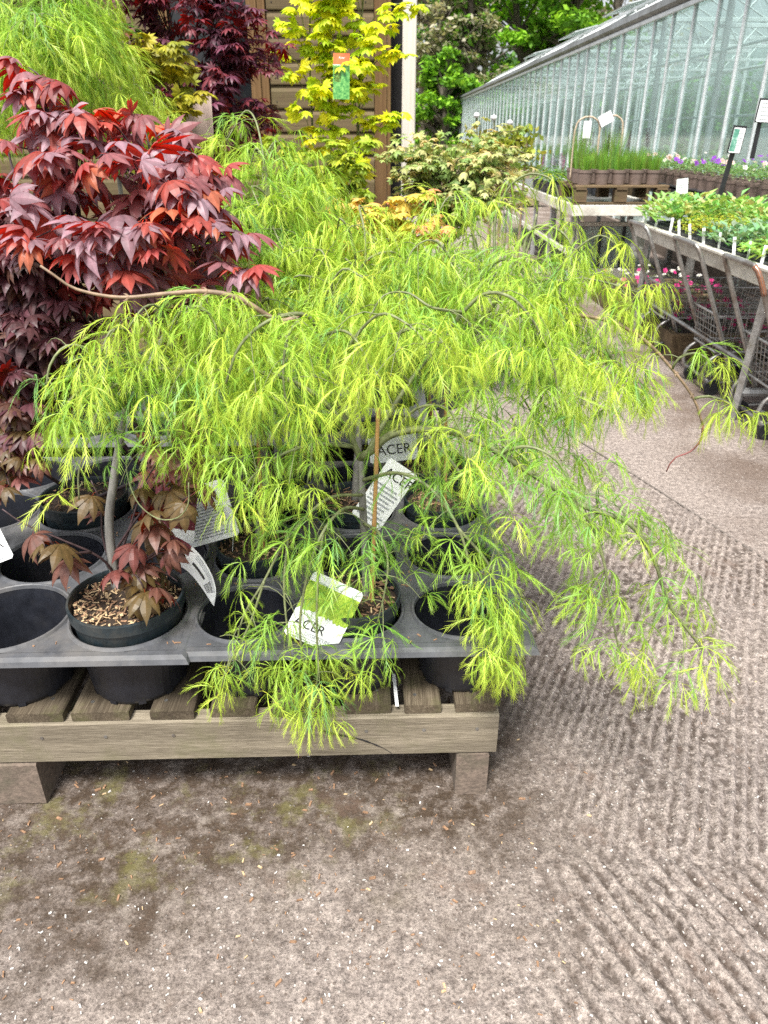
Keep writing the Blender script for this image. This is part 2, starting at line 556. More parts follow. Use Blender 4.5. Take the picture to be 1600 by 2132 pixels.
gme.polygons.add(len(Fq)); gme.polygons.foreach_set('loop_start', np.arange(0, Fq.size, 4, dtype=np.int32))
gme.update(calc_edges=True)
gme.shade_smooth()
for n_, arr in (('groove', ggr), ('soil', gsoil_shade)):
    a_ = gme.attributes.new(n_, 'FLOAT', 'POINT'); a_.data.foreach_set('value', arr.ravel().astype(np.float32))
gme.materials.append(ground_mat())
g = bpy.data.objects.new('ground', gme); COL.objects.link(g)
struct(g)
def gz(x, y):
    return float(ground_fields(np.array([x], float), np.array([y], float))[0][0])
# joint sealant between the two concrete slabs
mj = MB()
JZ = .0046
jp = catmull([(0.55, 4.75, 0), (0.87, 3.85, 0), (1.17, 3.02, 0), (1.41, 2.31, 0), (1.75, 1.30, 0)], 0.1)
for i in range(len(jp) - 1):
    a, b_ = jp[i], jp[i + 1]
    d = (b_ - a).normalized()
    nrm = Vector((-d.y, d.x, 0)) * 0.0045
    mj.add([a - nrm + Vector((0, 0, .0046)), a + nrm + Vector((0, 0, .0046)), b_ + nrm + Vector((0, 0, .0046)), b_ - nrm + Vector((0, 0, .0046))], [(0, 1, 2, 3)])
struct(mj.build('pavement_joint', plain('joint_filler', (0.13, 0.11, 0.095), 0.95, 0.4, 60, 0.5)))

# litter of bark chips, twigs and stone crumbs on the concrete
lr = random.Random(3)
for nm, mt, n, sz in (('bark_litter', 'chip', 420, (0.004, 0.016)), ('pale_litter', 'chip_light', 70, (0.004, 0.013)), ('gravel', 'stone', 620, (0.0025, 0.0085))):
    mb = MB()
    for _ in range(n):
        if nm == 'gravel':
            x, y = lr.uniform(-0.75, 1.2), (lr.uniform(0.56, 1.0) if lr.random() < .6 else lr.uniform(.6, 2.3))
        elif lr.random() < 0.72:
            x, y = lr.uniform(-0.95, 0.35), 0.7 + abs(lr.gauss(0.35, 0.25))
        else:
            x, y = lr.uniform(-0.8, 1.3), lr.uniform(0.55, 2.2)
        L = lr.uniform(*sz) * (1.0 if nm != 'bark_litter' else lr.choice([0.6, 0.8, 1, 1.2]))
        wd = L * (lr.uniform(0.22, 0.5) if nm != 'gravel' else lr.uniform(0.3, 0.65))
        rot = Euler((lr.uniform(-.25, .25), lr.uniform(-.25, .25), lr.uniform(0, 6.3))).to_matrix()
        hh = min(wd * 0.5, 0.0028)
        pts = [Vector((-L / 2, -wd * .3, 0)), Vector((L / 2 * .8, -wd / 2, 0)), Vector((L / 2, wd * .25, 0)), Vector((-L / 2 * .7, wd / 2, 0))]
        top = [p * 0.82 + Vector((0, 0, hh)) for p in pts]
        c = Vector((x, y, gz(x, y) + 0.0012))
        mb.add([rot @ p + c for p in pts + top], [(4, 5, 6, 7), (0, 1, 5, 4), (1, 2, 6, 5), (2, 3, 7, 6), (3, 0, 4, 7)])
    o = mb.build(nm, M[mt])
    tag(o, {'bark_litter': 'brown bark chips and twigs scattered over the concrete below the pallet',
            'pale_litter': 'pale straw coloured wood splinters scattered over the concrete',
            'gravel': 'whitish stone crumbs scattered over the concrete'}[nm],
        {'bark_litter': 'bark chips', 'pale_litter': 'splinters', 'gravel': 'gravel'}[nm], kind='stuff')

# ------------------------------------------------------------------ timber shed behind the maples
SY = 5.0
t_shed = thing('timber_shed', 'brown timber shed clad in horizontal boards behind the golden maple', 'shed', (-2.0, SY, 0))
def shx(px, py=150, Y=SY):
    return at(px, py, Y).x
xc = shx(806)                        # corner
xt0, xt1 = shx(528), shx(562)        # window trim
xw0 = shx(372)                       # window's other side
ph = 0.122
nb = 22
for i in range(nb):
    z0 = 0.06 + i * ph
    segs = [(xt1 + 0.004, xc - 0.075)]
    if z0 + ph < 1.36:
        segs = [(-3.4, -1.25), (-1.246, xc - 0.075)]
    elif z0 < 2.45:
        segs += [(-3.4, xw0 - 0.09)]
    for a, b_ in segs:
        mb = MB()
        L = b_ - a
        # shiplap: scooped upper edge, thicker lower edge
        prof = [(0.0, 0.0), (-0.020, 0.0), (-0.022, 0.006), (-0.021, ph * .72), (-0.012, ph * .86), (-0.008, ph - 0.003), (0.0, ph - 0.003)]
        vs_ = [(xx, SY + yy, z0 + zz) for xx in (a, b_) for yy, zz in prof]
        k = len(prof)
        fs_ = [(j, j + 1, k + j + 1, k + j) for j in range(k - 1)] + [tuple(range(k - 1, -1, -1)), tuple(range(k, 2 * k))]
        mb.add(vs_, fs_)
        part(mb, 'board', M['shed'], t_shed)
nail_me = None
for i in range(6, nb):
    for xx in (xt1 + 0.035, xt1 + 0.50, xc - 0.12):
        if nail_me is None:
            nl = part(MB().tube([(xx, SY - 0.018, 0.06 + i * ph + 0.035), (xx, SY - 0.0245, 0.06 + i * ph + 0.035)], 0.0035, 6), 'nail', M['dark_board_gap'], t_shed)
            nail_me, n0 = nl.data, (xx, i)
        else:
            linkcopy(nail_me, 'nail', t_shed, (xx - n0[0], 0, (i - n0[1]) * ph))
part(MB().box((-1.7, SY + 0.03, 1.4), (3.4 + 2 * xc * 0, 0.04, 2.7)), 'backing_wall', M['dark_board_gap'], t_shed)
part(MB().cbox((xc - 0.036, SY - 0.012, 1.4), (0.072, 0.03, 2.7)), 'corner_trim', M['shed_trim'], t_shed)
part(MB().cbox((xc + 0.012, SY + 0.06, 1.4), (0.022, 0.16, 2.7)), 'corner_trim', M['shed_trim'], t_shed)
part(MB().cbox(((xt0 + xt1) / 2 + 0.02, SY - 0.016, 1.75), (0.05, 0.035, 1.0)), 'window_trim', M['shed_trim'], t_shed)
wn = part(MB().cbox(((xt0 + xt1) / 2 - 0.03, SY - 0.022, 1.80), (0.058, 0.045, 0.92)), 'window', M['shed_trim'], t_shed)
part(MB().cbox((xw0 - 0.04, SY - 0.022, 1.80), (0.058, 0.045, 0.92)), 'side_frame', M['shed_trim'], t_shed, sub=wn)
part(MB().cbox(((xw0 + xt0) / 2, SY - 0.022, 1.365), (xt0 - xw0 + 0.1, 0.045, 0.05)), 'sill', M['shed_trim'], t_shed, sub=wn)
mgl, t_, b_ = nmat('dark_window_glass')
b_.inputs['Base Color'].default_value = (0.012, 0.014, 0.016, 1)
b_.inputs['Roughness'].default_value = 0.06
part(MB().box(((xw0 + xt0) / 2, SY - 0.006, 1.82), (xt0 - xw0 + 0.02, 0.006, 0.86)), 'pane', mgl, t_shed, sub=wn)
# open porch at the shed's end: near-black panel stands in for the recess's shade, corner to post
part(MB().box((xc + 0.075, SY + 0.17, 1.4), (0.10, 0.03, 2.7)), 'porch_shade_panel', M['dark_board_gap'], t_shed)
part(MB().box((-1.75, SY + 0.6, 2.83), (3.4, 1.9, 0.06)), 'roof', M['dark_board_gap'], t_shed)
xp = at(852, 150, SY - 0.05).x
t_post = thing('timber_post', 'whitish weathered square timber post beside the shed corner', 'post', (xp, SY - 0.05, 0))
part(MB().cbox((xp, SY - 0.05, 1.4), (0.078, 0.078, 2.8), 0.006), 'shaft', M['post'], t_post)

# ------------------------------------------------------------------ glasshouse
GX, GZ, GB = 3.60, 2.78, 0.72          # side wall plane, eave height, bay
gm, t, b = nmat('glasshouse_glass')
P = world_pos(t)
n1 = noise(t, mapping(t, P, (1, 1, .25)), 2.2, 5, 0.6)
fr = t.nodes.new('ShaderNodeLayerWeight'); fr.inputs['Blend'].default_value = 0.5
tr = t.nodes.new('ShaderNodeBsdfTransparent'); tr.inputs['Color'].default_value = (0.87, 0.945, 0.93, 1)
gl = t.nodes.new('ShaderNodeBsdfGlossy'); gl.inputs['Roughness'].default_value = 0.06; gl.inputs['Color'].default_value = (0.9, 0.98, 0.96, 1)
df = t.nodes.new('ShaderNodeBsdfDiffuse'); df.inputs['Color'].default_value = (0.68, 0.77, 0.74, 1)
m1 = t.nodes.new('ShaderNodeMixShader'); m2 = t.nodes.new('ShaderNodeMixShader')
t.links.new(ramp(t, n1, [(0.35, (0.06,) * 3), (0.7, (0.17,) * 3)]), m1.inputs[0])
t.links.new(tr.outputs[0], m1.inputs[1]); t.links.new(df.outputs[0], m1.inputs[2])
ff = mathn(t, 'MULTIPLY_ADD', mathn(t, 'POWER', fr.outputs['Facing'], 4.0), 0.55, 0.05)
t.links.new(ff, m2.inputs[0]); t.links.new(m1.outputs[0], m2.inputs[1]); t.links.new(gl.outputs[0], m2.inputs[2])
bp = t.nodes.new('ShaderNodeBump'); bp.inputs['Strength'].default_value = 0.06; bp.inputs['Distance'].default_value = 0.02
t.links.new(n1, bp.inputs['Height']); t.links.new(bp.outputs[0], gl.inputs['Normal'])
t.links.new(m2.outputs[0], t.nodes['Material Output'].inputs['Surface'])
M['glass'] = gm
M['haze_sheet'] = plain('shade_sheet', (0.60, 0.72, 0.69), 0.8, 0.3, 2, 0.0)
M['floor_in'] = plain('glasshouse_floor', (0.46, 0.46, 0.43), 0.9, 0.2, 3, 0.1)

GY0, NBAY = 5.2, 48
GY1 = GY0 + NBAY * GB
t_g = thing('glasshouse', 'long aluminium glasshouse with teal tinted panes behind the plant benches', 'greenhouse', (GX, GY0, 0))
pane_me = mull_me = None
for i in range(NBAY + 1):
    y = GY0 + i * GB
    if mull_me is None:
        o = part(MB().cbox((GX, GY0, 0.2 + (GZ - 0.2) / 2), (0.045, 0.035, GZ - 0.2), 0.006), 'mullion', M['alu'], t_g)
        mull_me = o.data
    else:
        linkcopy(mull_me, 'mullion', t_g, (0, i * GB, 0))
    if i < NBAY:
        if pane_me is None:
            o = part(MB().box((GX + 0.004, GY0 + GB / 2, 0.21 + (GZ - 0.22) / 2), (0.004, GB - 0.035, GZ - 0.24)), 'pane', M['glass'], t_g)
            pane_me = o.data
        else:
            linkcopy(pane_me, 'pane', t_g, (0, i * GB, 0))
yc = (GY0 + GY1) / 2; yl = GY1 - GY0
part(MB().box((GX, yc, 0.1), (0.14, yl, 0.2)), 'base_wall', M['block'], t_g)
part(MB().add([(GX - .10, y, GZ + .10) for y in (GY0, GY1)] + [(GX - .11, y, GZ + .02) for y in (GY0, GY1)] + [(GX - .04, y, GZ - .03) for y in (GY0, GY1)] +
              [(GX + .10, y, GZ - .03) for y in (GY0, GY1)] + [(GX + .12, y, GZ + .10) for y in (GY0, GY1)],
              [(0, 1, 3, 2), (2, 3, 5, 4), (4, 5, 7, 6), (6, 7, 9, 8), (0, 2, 4, 6, 8), (1, 9, 7, 5, 3)]), 'gutter', plain('gutter_zinc', (0.22, 0.235, 0.24), 0.5, 0.25, 8, 0.1, metal=0.3, dirt=(0.12, 0.12, 0.11)), t_g)
part(MB().cbox((GX - 0.045, yc, GZ - 0.055), (0.05, yl, 0.05)), 'eave_rail', M['alu'], t_g)
for z in (0.95, 1.55, 2.18):
    part(MB().cbox((GX + 0.03, yc, z), (0.02, yl, 0.022)), 'glazing_rail', M['alu'], t_g)
# roof of the first span
RX, RZ = GX + 1.6, GZ + 0.85
for i in range(NBAY + 1):
    y = GY0 + i * GB
    if i == 0:
        rb = part(MB().tube([(GX + .08, y, GZ + .08), (RX, y, RZ)], 0.016, 4), 'roof_bar', M['alu'], t_g)
        rb2 = part(MB().tube([(RX, y, RZ), (RX + 1.55, y, GZ + .05)], 0.016, 4), 'roof_bar', M['alu'], t_g)
        rp = part(MB().add([(GX + .1, y + .02, GZ + .085), (GX + .1, y + GB - .02, GZ + .085), (RX, y + GB - .02, RZ), (RX, y + .02, RZ)], [(0, 1, 2, 3)]), 'roof_pane', M['glass'], t_g)
        rp2 = part(MB().add([(RX, y + .02, RZ), (RX, y + GB - .02, RZ), (RX + 1.55, y + GB - .02, GZ + .05), (RX + 1.55, y + .02, GZ + .05)], [(0, 1, 2, 3)]), 'roof_pane', M['glass'], t_g)
    else:
        linkcopy(rb.data, 'roof_bar', t_g, (0, i * GB, 0)); linkcopy(rb2.data, 'roof_bar', t_g, (0, i * GB, 0))
        if i < NBAY:
            linkcopy(rp.data, 'roof_pane', t_g, (0, i * GB, 0)); linkcopy(rp2.data, 'roof_pane', t_g, (0, i * GB, 0))
part(MB().cbox((RX, yc, RZ + .03), (0.07, yl, 0.07)), 'ridge', M['alu'], t_g)
# inner trusses and posts
for i in range(0, NBAY + 1, 3):
    y = GY0 + i * GB + 0.05
    if i == 0:
        mb = MB()
        mb.cbox((GX + .14, y, GZ / 2), (0.06, 0.06, GZ), 0.005)
        mb.cbox((RX + 1.55, y, GZ / 2), (0.06, 0.06, GZ), 0.005)
        mb.cbox((RX, y, GZ - 0.05), (3.1, 0.04, 0.05), 0.005)
        mb.cbox((RX, y, GZ - 0.35), (3.1, 0.03, 0.04), 0.005)
        for k in range(6):
            x0 = GX + .2 + k * .5
            mb.tube([(x0, y, GZ - .35), (x0 + .25, y, GZ - .06)], 0.012, 4)
            mb.tube([(x0 + .25, y, GZ - .06), (x0 + .5, y, GZ - .35)], 0.012, 4)
        tru = part(mb, 'truss', M['alu'], t_g)
    else:
        linkcopy(tru.data, 'truss', t_g, (0, i * 0 + i * GB, 0))
for x, z in ((GX + .7, GZ - .45), (GX + 1.7, GZ - .55), (GX + 2.4, GZ - .45)):
    part(MB().tube([(x, GY0, z), (x, GY1, z)], 0.022, 6), 'heating_pipe', M['alu'], t_g)
for i in range(0, NBAY, 2):
    y = GY0 + (i + 1) * GB
    if i == 0:
        fw = part(MB().box((RX + 1.62, y, GZ / 2), (.005, 2 * GB - .05, GZ)), 'far_pane', M['glass'], t_g)
        fm = part(MB().box((RX + 1.62, y - GB, GZ / 2), (.05, .05, GZ)), 'far_mullion', M['alu'], t_g)
    else:
        linkcopy(fw.data, 'far_pane', t_g, (0, i * GB, 0)); linkcopy(fm.data, 'far_mullion', t_g, (0, i * GB, 0))
part(MB().box((RX + 1.64, yc, .45), (.03, yl, .9)), 'far_base_wall', M['haze_sheet'], t_g)
part(MB().box((GX + 1.7, yc, 0.008), (3.2, yl, 0.016)), 'floor', M['floor_in'], t_g)
part(MB().box((GX + 1.6, GY1 + 0.02, GZ / 2), (3.2, 0.006, GZ)), 'end_pane', M['glass'], t_g)
for k, (yy, ll) in enumerate(((7.2, 3.0), (11.4, 4.0), (16.5, 5.0), (23.0, 6.0))):
    part(MB().box((GX + 1.0, yy, 0.80), (0.9, ll, 0.04)).box((GX + 0.7, yy - ll / 2 + .1, .4), (.05, .05, .78)).box((GX + 1.3, yy + ll / 2 - .1, .4), (.05, .05, .78)), 'inner_bench', M['alu'], t_g)
rd = random.Random(8)
pts = []
for yy, ll in ((7.2, 3.0), (11.4, 4.0), (16.5, 5.0), (23.0, 6.0)):
    for _ in range(int(ll * 160)):
        pts.append(Vector((GX + 1.0 + rd.uniform(-.42, .42), yy + rd.uniform(-ll / 2, ll / 2), .83 + abs(rd.gauss(0, .10)))))
INNER_PTS = pts
# opened roof ventilators seen above the gutter
for yy in (13.2, 17.6, 22.0, 27.5):
    part(MB().box((GX + 1.25, yy, RZ - 0.02), (0.55, 1.9, 0.02), Euler((0, R(-14), 0)).to_matrix()), 'ventilator', M['alu'], t_g)
# white notices and blue crate inside, against the glass
wb = MB().box((GX + .45, 9.05, 1.23), (.02, 0.95, 0.42)).build('notice_board', M['white_card'])
tag(wb, 'upper white notice board inside the glasshouse behind the pansies', 'notice board')
mb = MB().box((GX + .45, 9.05, 0.68), (.02, 1.05, 0.58)).build('white_panel', M['white_card'])
tag(mb, 'lower large white panel leaning inside the glasshouse behind the pansies', 'panel')
bl = MB()
bl.box((GX + .6, 7.4, 0.94), (0.5, 0.55, 0.24)).box((GX + .6, 7.4, 1.075), (0.54, 0.6, 0.03))
tag(bl.build('blue_crate', plain('blue_plastic', (0.06, 0.16, 0.34), 0.5, 0.15, 10, 0.05)), 'blue plastic crate on the bench inside the glasshouse', 'crate')
hose = MB()
hp = []
for k in range(50):
    a = k / 49 * math.pi * 4.4
    hp.append((GX + .25 + 0.012 * k / 49 * 3, 7.95 + 0.13 * math.sin(a), 1.55 + 0.13 * math.cos(a)))
hose.tube(hp, 0.012, 6)
hose.tube([hp[-1], (GX + .3, 7.9, 1.2), (GX + .3, 7.93, 0.95)], 0.012, 6)
tag(hose.build('coiled_hose', plain('hose_dark', (0.05, 0.08, 0.06), 0.5, 0.2, 30, 0), smooth=True), 'dark coiled hose hanging inside the glasshouse', 'hose')

# ------------------------------------------------------------------ wood behind the nursery
def leaf_cloud(name, mat, pts, size, rnd, parent, base, palette, flat=0.5):
    """many separate leaf faces; palette: list of colours"""
    n = len(pts)
    V = np.zeros((n * 4, 3), np.float32)
    C = np.ones((n * 4, 4), np.float32)
    for i, p in enumerate(pts):
        s_ = size * rnd.uniform(0.55, 1.3)
        e = Euler((rnd.gauss(0, flat), rnd.gauss(0, flat), rnd.uniform(0, 6.28))).to_matrix()
        ax = e @ Vector((s_, 0, 0)); bx = e @ Vector((0, s_ * 0.55, 0))
        q = Vector(p) - Vector(base)
        for k, c in enumerate((q - ax, q + bx + ax * .15, q + ax, q - bx + ax * .1)):
            V[i * 4 + k] = c
        col = rnd.choice(palette)
        f = rnd.uniform(0.8, 1.2)
        C[i * 4:i * 4 + 4, :3] = [x * f for x in col[:3]]
    me = bpy.data.meshes.new(name)
    me.from_pydata(V.tolist(), [], [(4 * i, 4 * i + 1, 4 * i + 2, 4 * i + 3) for i in range(n)])
    tintmesh(me, C)
    me.materials.append(mat)
    o = bpy.data.objects.new(name, me)
    COL.objects.link(o)
    if parent is not None:
        o.parent = parent
    else:
        o.location = base
    return o

def wood_tree(label, x, y, h, crown_r, palette, n, seed, leafsize=0.20, clumps=46, low=0.12, group='trees of the wood behind the nursery', twiggy=False):
    rd = random.Random(seed)
    t = thing('woodland_tree', label, 'tree', (x, y, 0), group)
    mb = MB()
    top = Vector((x + rd.uniform(-.5, .5), y, h))
    tr_ = catmull([(x, y, -.1), (x + rd.uniform(-.3, .3), y, h * .35), (x + rd.uniform(-.5, .5), y, h * .7), top], 0.5)
    mb.tube(tr_, [0.26 * (1 - i / len(tr_)) + 0.03 for i in range(len(tr_))], 7)
    tips = []
    for k in range(clumps):
        hz = low + (1 - low) * rd.random() ** 0.9
        a = rd.uniform(0, 6.28)
        rr = crown_r * math.sin(math.pi * min(0.97, (hz - low) / (1 - low) * .72 + .25)) * rd.uniform(0.45, 1.05)
        st = tr_[min(len(tr_) - 1, int((hz * .8) * len(tr_)))]
        tip = Vector((x + math.cos(a) * rr, y + math.sin(a) * rr * .8, h * hz))
        mid = st.lerp(tip, .55) + Vector((0, 0, .35))
        bp_ = catmull([st, mid, tip], 0.4)
        mb.tube(bp_, [0.07 * (1 - i / len(bp_)) + 0.012 for i in range(len(bp_))], 5)
        tips.append((tip, bp_))
        if twiggy:
            for q in range(5):
                p0 = bp_[rd.randrange(len(bp_) // 2, len(bp_))]
                p1 = p0 + Vector((rd.gauss(0, .7), rd.gauss(0, .6), rd.gauss(-.1, .5)))
                mb.tube([p0, p0.lerp(p1, .5) + Vector((0, 0, .15)), p1], [.022, .015, .006], 4)
    part(mb, 'trunk', M['bark_tree'], t)
    pts = []
    per = n // clumps
    for tip, bp_ in tips:
        cr = crown_r * rd.uniform(0.20, 0.36)
        for _ in range(per):
            # shell-weighted clump, flattened
            d = Vector((rd.gauss(0, 1), rd.gauss(0, 1), rd.gauss(0, .62)))
            d = d.normalized() * cr * rd.random() ** 0.45
            d.z *= .62
            pts.append(tip + d)
    o = leaf_cloud('crown', M['leaf_far'], pts, leafsize, rd, t, t.location, palette, 0.55)
    o['kind'] = 'stuff'
    return t
o = leaf_cloud('seedlings', M['leaf_far'], INNER_PTS, .06, random.Random(3), None, (GX + 1, 12, .83), [(.12, .26, .04), (.2, .34, .06), (.1, .2, .05)], .7)
tag(o, 'green seedlings massed on the benches inside the glasshouse', 'seedlings', kind='stuff')
GREEN = [(0.222, 0.469, 0.037), (0.284, 0.567, 0.043), (0.173, 0.382, 0.037), (0.345, 0.616, 0.055)]
MID = [(0.121, 0.274, 0.032), (0.161, 0.338, 0.04), (0.097, 0.225, 0.032)]
OLIVE = [(0.31, 0.31, 0.184), (0.38, 0.356, 0.241), (0.241, 0.276, 0.127), (0.414, 0.391, 0.287)]
DARK = [(0.069, 0.156, 0.039), (0.088, 0.195, 0.049), (0.058, 0.137, 0.039)]
def gx(px, Y):
    return at(px, 150, Y).x
wood_tree('grey-olive budding tree directly beside the timber post', gx(905, 42), 42, 11.5, 3.2, OLIVE, 9000, 1, 0.16, 60, .14, twiggy=True)
wood_tree('bright green maple-like tree rising above the far end of the glasshouse', gx(1075, 46), 46, 12.5, 4.2, GREEN, 12000, 2, 0.20, 64, .14)
wood_tree('darker green tree rising behind the middle of the glasshouse roof', gx(1190, 44), 44, 12, 3.0, GREEN + MID, 9000, 3, 0.20, 50, .2)
wood_tree('bare brownish twiggy tree showing above the glasshouse gutter', gx(1275, 47), 47, 13, 3.4, OLIVE, 1500, 4, 0.12, 50, .2, twiggy=True)
wood_tree('pale olive bushy tree whose twigs droop to the glasshouse corner', gx(965, 41), 41, 7.5, 2.0, OLIVE + MID, 6000, 5, 0.15, 50, .16, twiggy=True)
wood_tree('small mid green tree low between the post and glasshouse corner', gx(925, 39), 39, 4.6, 1.8, MID + GREEN, 5000, 6, 0.16, 40, .1)
wood_tree('dark evergreen tree in shade far behind the olive tree', gx(885, 52), 52, 9, 3.4, DARK + MID, 6000, 7, 0.22, 46, .04)
wood_tree('dark ivy-clad tree standing deep in the wood past the glasshouse end', gx(1005, 54), 54, 11, 3.6, DARK + MID, 7000, 8, 0.22, 46, .03)
wood_tree('dull green tree far behind the glasshouse ridge', gx(1130, 57), 57, 14, 4.6, MID + OLIVE, 8000, 9, 0.24, 50, .05)
rd = random.Random(21)
pts = []
for _ in range(9000):
    x = rd.uniform(-3, 26); y = rd.uniform(57, 61)
    pts.append(Vector((x, y, abs(rd.gauss(0, 2.1)) + .1)))
o = leaf_cloud('undergrowth', M['leaf_far'], pts, 0.30, rd, None, (10, 59, 0), DARK + MID, .8)
tag(o, 'dark shaded undergrowth along the foot of the wood', 'undergrowth', kind='stuff')
bk = MB().add([(-1, 17.5, 0.0), (3.4, 17.5, 0.0), (3.4, 19, .55), (-1, 19, .6), (3.4, 38, .9), (-1, 38, .9), (-1, 38, -.1), (3.4, 38, -.1)], [(0, 1, 2, 3), (3, 2, 4, 5), (5, 4, 7, 6)])
struct(bk.build('terrain_bank', plain('bank_earth', (0.11, 0.10, 0.04), 0.95, 0.4, 3, 0.5)))
pts = []
for _ in range(5200):
    x = rd.uniform(-.9, 3.3); y = rd.uniform(17.6, 27)
    z0 = .55 * min(1, (y - 17.5) / 1.5)
    pts.append(Vector((x, y, z0 + abs(rd.gauss(0, .17)))))
o = leaf_cloud('rough_grass', M['leaf_far'], pts, 0.11, rd, None, (1, 20, .3), [(0.16, 0.25, 0.04), (0.22, 0.28, 0.07), (0.13, 0.2, 0.03)], 1.0)
tag(o, 'tall yellowish rough grass on the bank beyond the post', 'grass', kind='stuff')
wl = thing('stone_wall', 'low buff stone wall at the foot of the grassy bank', 'wall', (1.2, 16.8, 0))
for r_ in range(3):
    for k in range(10):
        w_ = .42
        part(MB().cbox((-.8 + k * w_ + (r_ % 2) * .2, 16.8 + rd.uniform(-.015, .015), .14 + r_ * .225), (w_ - .012, .3, .215), .012), 'stone', plain('wall_stone', (0.27, 0.21, 0.135), .9, .25, 6, .4, .01) if (r_ == 0 and k == 0) else bpy.data.materials['wall_stone'], wl)
# overhead wires in front of the wood
for k, (dy, zz) in enumerate(((0, 7.4), (0, 7.15))):
    o = MB().tube(catmull([(1.0, 38.0, zz + .25), (6.0, 37.5, zz - .1), (12.0, 37, zz - .55), (20, 36, zz - .2)], 1.0), 0.012, 4).build('overhead_wire', M['alu'])
    tag(o, ['upper of two thin wires strung before the wood', 'lower of two thin wires strung before the wood'][k], 'wire', 'thin wires above the glasshouse')
# ------------------------------------------------------------------ leaf meshes
def lobe_curve(ang, L, e0, e1, n, twist=0.0):
    """points of a lobe's midrib leaving the leaf centre at heading ang, bending from elevation e0 to e1"""
    p = Vector((0, 0, 0)); out = []
    for i in range(n + 1):
        s_ = i / n
        out.append(p.copy())
        e = e0 + (e1 - e0) * s_ ** 0.75
        a = ang + twist * s_
        p = p + Vector((math.cos(a) * math.cos(e), math.sin(a) * math.cos(e), math.sin(e))) * (L / n)
    return out
def tri_mesh(name, V, Fs, C, mat):
    me = bpy.data.meshes.new(name)
    me.from_pydata([tuple(v) for v in V], [], Fs)
    tintmesh(me, [(*c, 1) if len(c) == 3 else c for c in C])
    me.materials.append(mat)
    me.update()
    return dict(me=me, V=np.array([tuple(v) for v in V], np.float32), F=Fs, C=np.array([c[:3] for c in C], np.float32))

def lace_leaf(seed, droop, L=0.078, nl=8, star=True):
    """dissected Japanese maple leaf: petiole and narrow, deeply toothed lobes"""
    rd = random.Random(seed)
    V, Fs, C = [], [], []
    def tri(a, b, c, col, tc):
        o = len(V); V.extend([a, b, c]); C.extend([col, col, tc]); Fs.append((o, o + 1, o + 2))
    pl = rd.uniform(0.020, 0.040)
    pet = [Vector((0, 0, 0)), Vector((pl * .5, 0, pl * .3)), Vector((pl, 0, pl * .25))]
    for i in range(2):
        wv = Vector((0, 0.0007, 0))
        a, b = pet[i], pet[i + 1]
        o = len(V); V.extend([a - wv, a + wv, b + wv, b - wv]); C.extend([(.95, .8, .7)] * 4); Fs.append((o, o + 1, o + 2, o + 3))
    c0 = pet[-1]
    n = 10
    for k in range(nl):
        f = (k + 0.5) / nl * 2 - 1
        ang = f * R(118 if star else 140) + rd.uniform(-.22, .22)
        ll = L * (1.08 - 0.50 * abs(f) ** 1.6) * rd.uniform(0.78, 1.15)
        if star:
            e0 = R(rd.uniform(-30, 22)); e1 = -R(droop + rd.uniform(-26, 18))
        else:
            e0 = R(rd.uniform(-55, 0)); e1 = -R(min(97, droop + rd.uniform(-12, 14)))
        mid = lobe_curve(ang, ll, e0, e1, n, rd.uniform(-.5, .5))
        g_ = rd.uniform(.88, 1.08)
        col = (g_ * .90, g_ * .95, g_)
        tc = (g_ * 1.18, g_ * 1.08, g_)
        rollv = rd.uniform(-.7, .7)
        prev = None
        for i in range(n + 1):
            s_ = i / n
            t = (mid[min(i + 1, n)] - mid[max(i - 1, 0)]).normalized()
            b = Vector((-math.sin(ang), math.cos(ang), 0))
            b = (b * math.cos(rollv) + t.cross(b) * math.sin(rollv)).normalized()
            wd = (0.0006 + 0.0012 * math.sin(math.pi * min(1, max(0, s_ * 1.2 - .1)))) * (1 - s_ * .7)
            l, r = mid[i] + b * wd + c0, mid[i] - b * wd + c0
            if prev:
                o = len(V); V.extend([prev[0], prev[1], r, l]); C.extend([col] * 4); Fs.append((o, o + 1, o + 2, o + 3))
            prev = (l, r)
            if 2 <= i < n:
                sb = s_
                tl = ll * (0.24 * math.sin(math.pi * min(1, (sb - .08) * 1.0)) ** .8 + .03) * rd.uniform(.5, 1.35)
                base = mid[i] + c0
                nb_ = t.cross(b)
                for sg in (-1, 1):
                    bb = base + t * (ll * .05 if sg > 0 else 0)
                    tip = bb + t * tl * .92 + b * (sg * tl * rd.uniform(.30, .46)) + nb_ * rd.uniform(-.15, .15) * tl + Vector((0, 0, -tl * .10))
                    w2 = ll * 0.021
                    tri(bb - t * w2, bb + t * w2, tip, col, tc)
    return tri_mesh('lace_leaf', V, Fs, C, M['leaf_lace'])

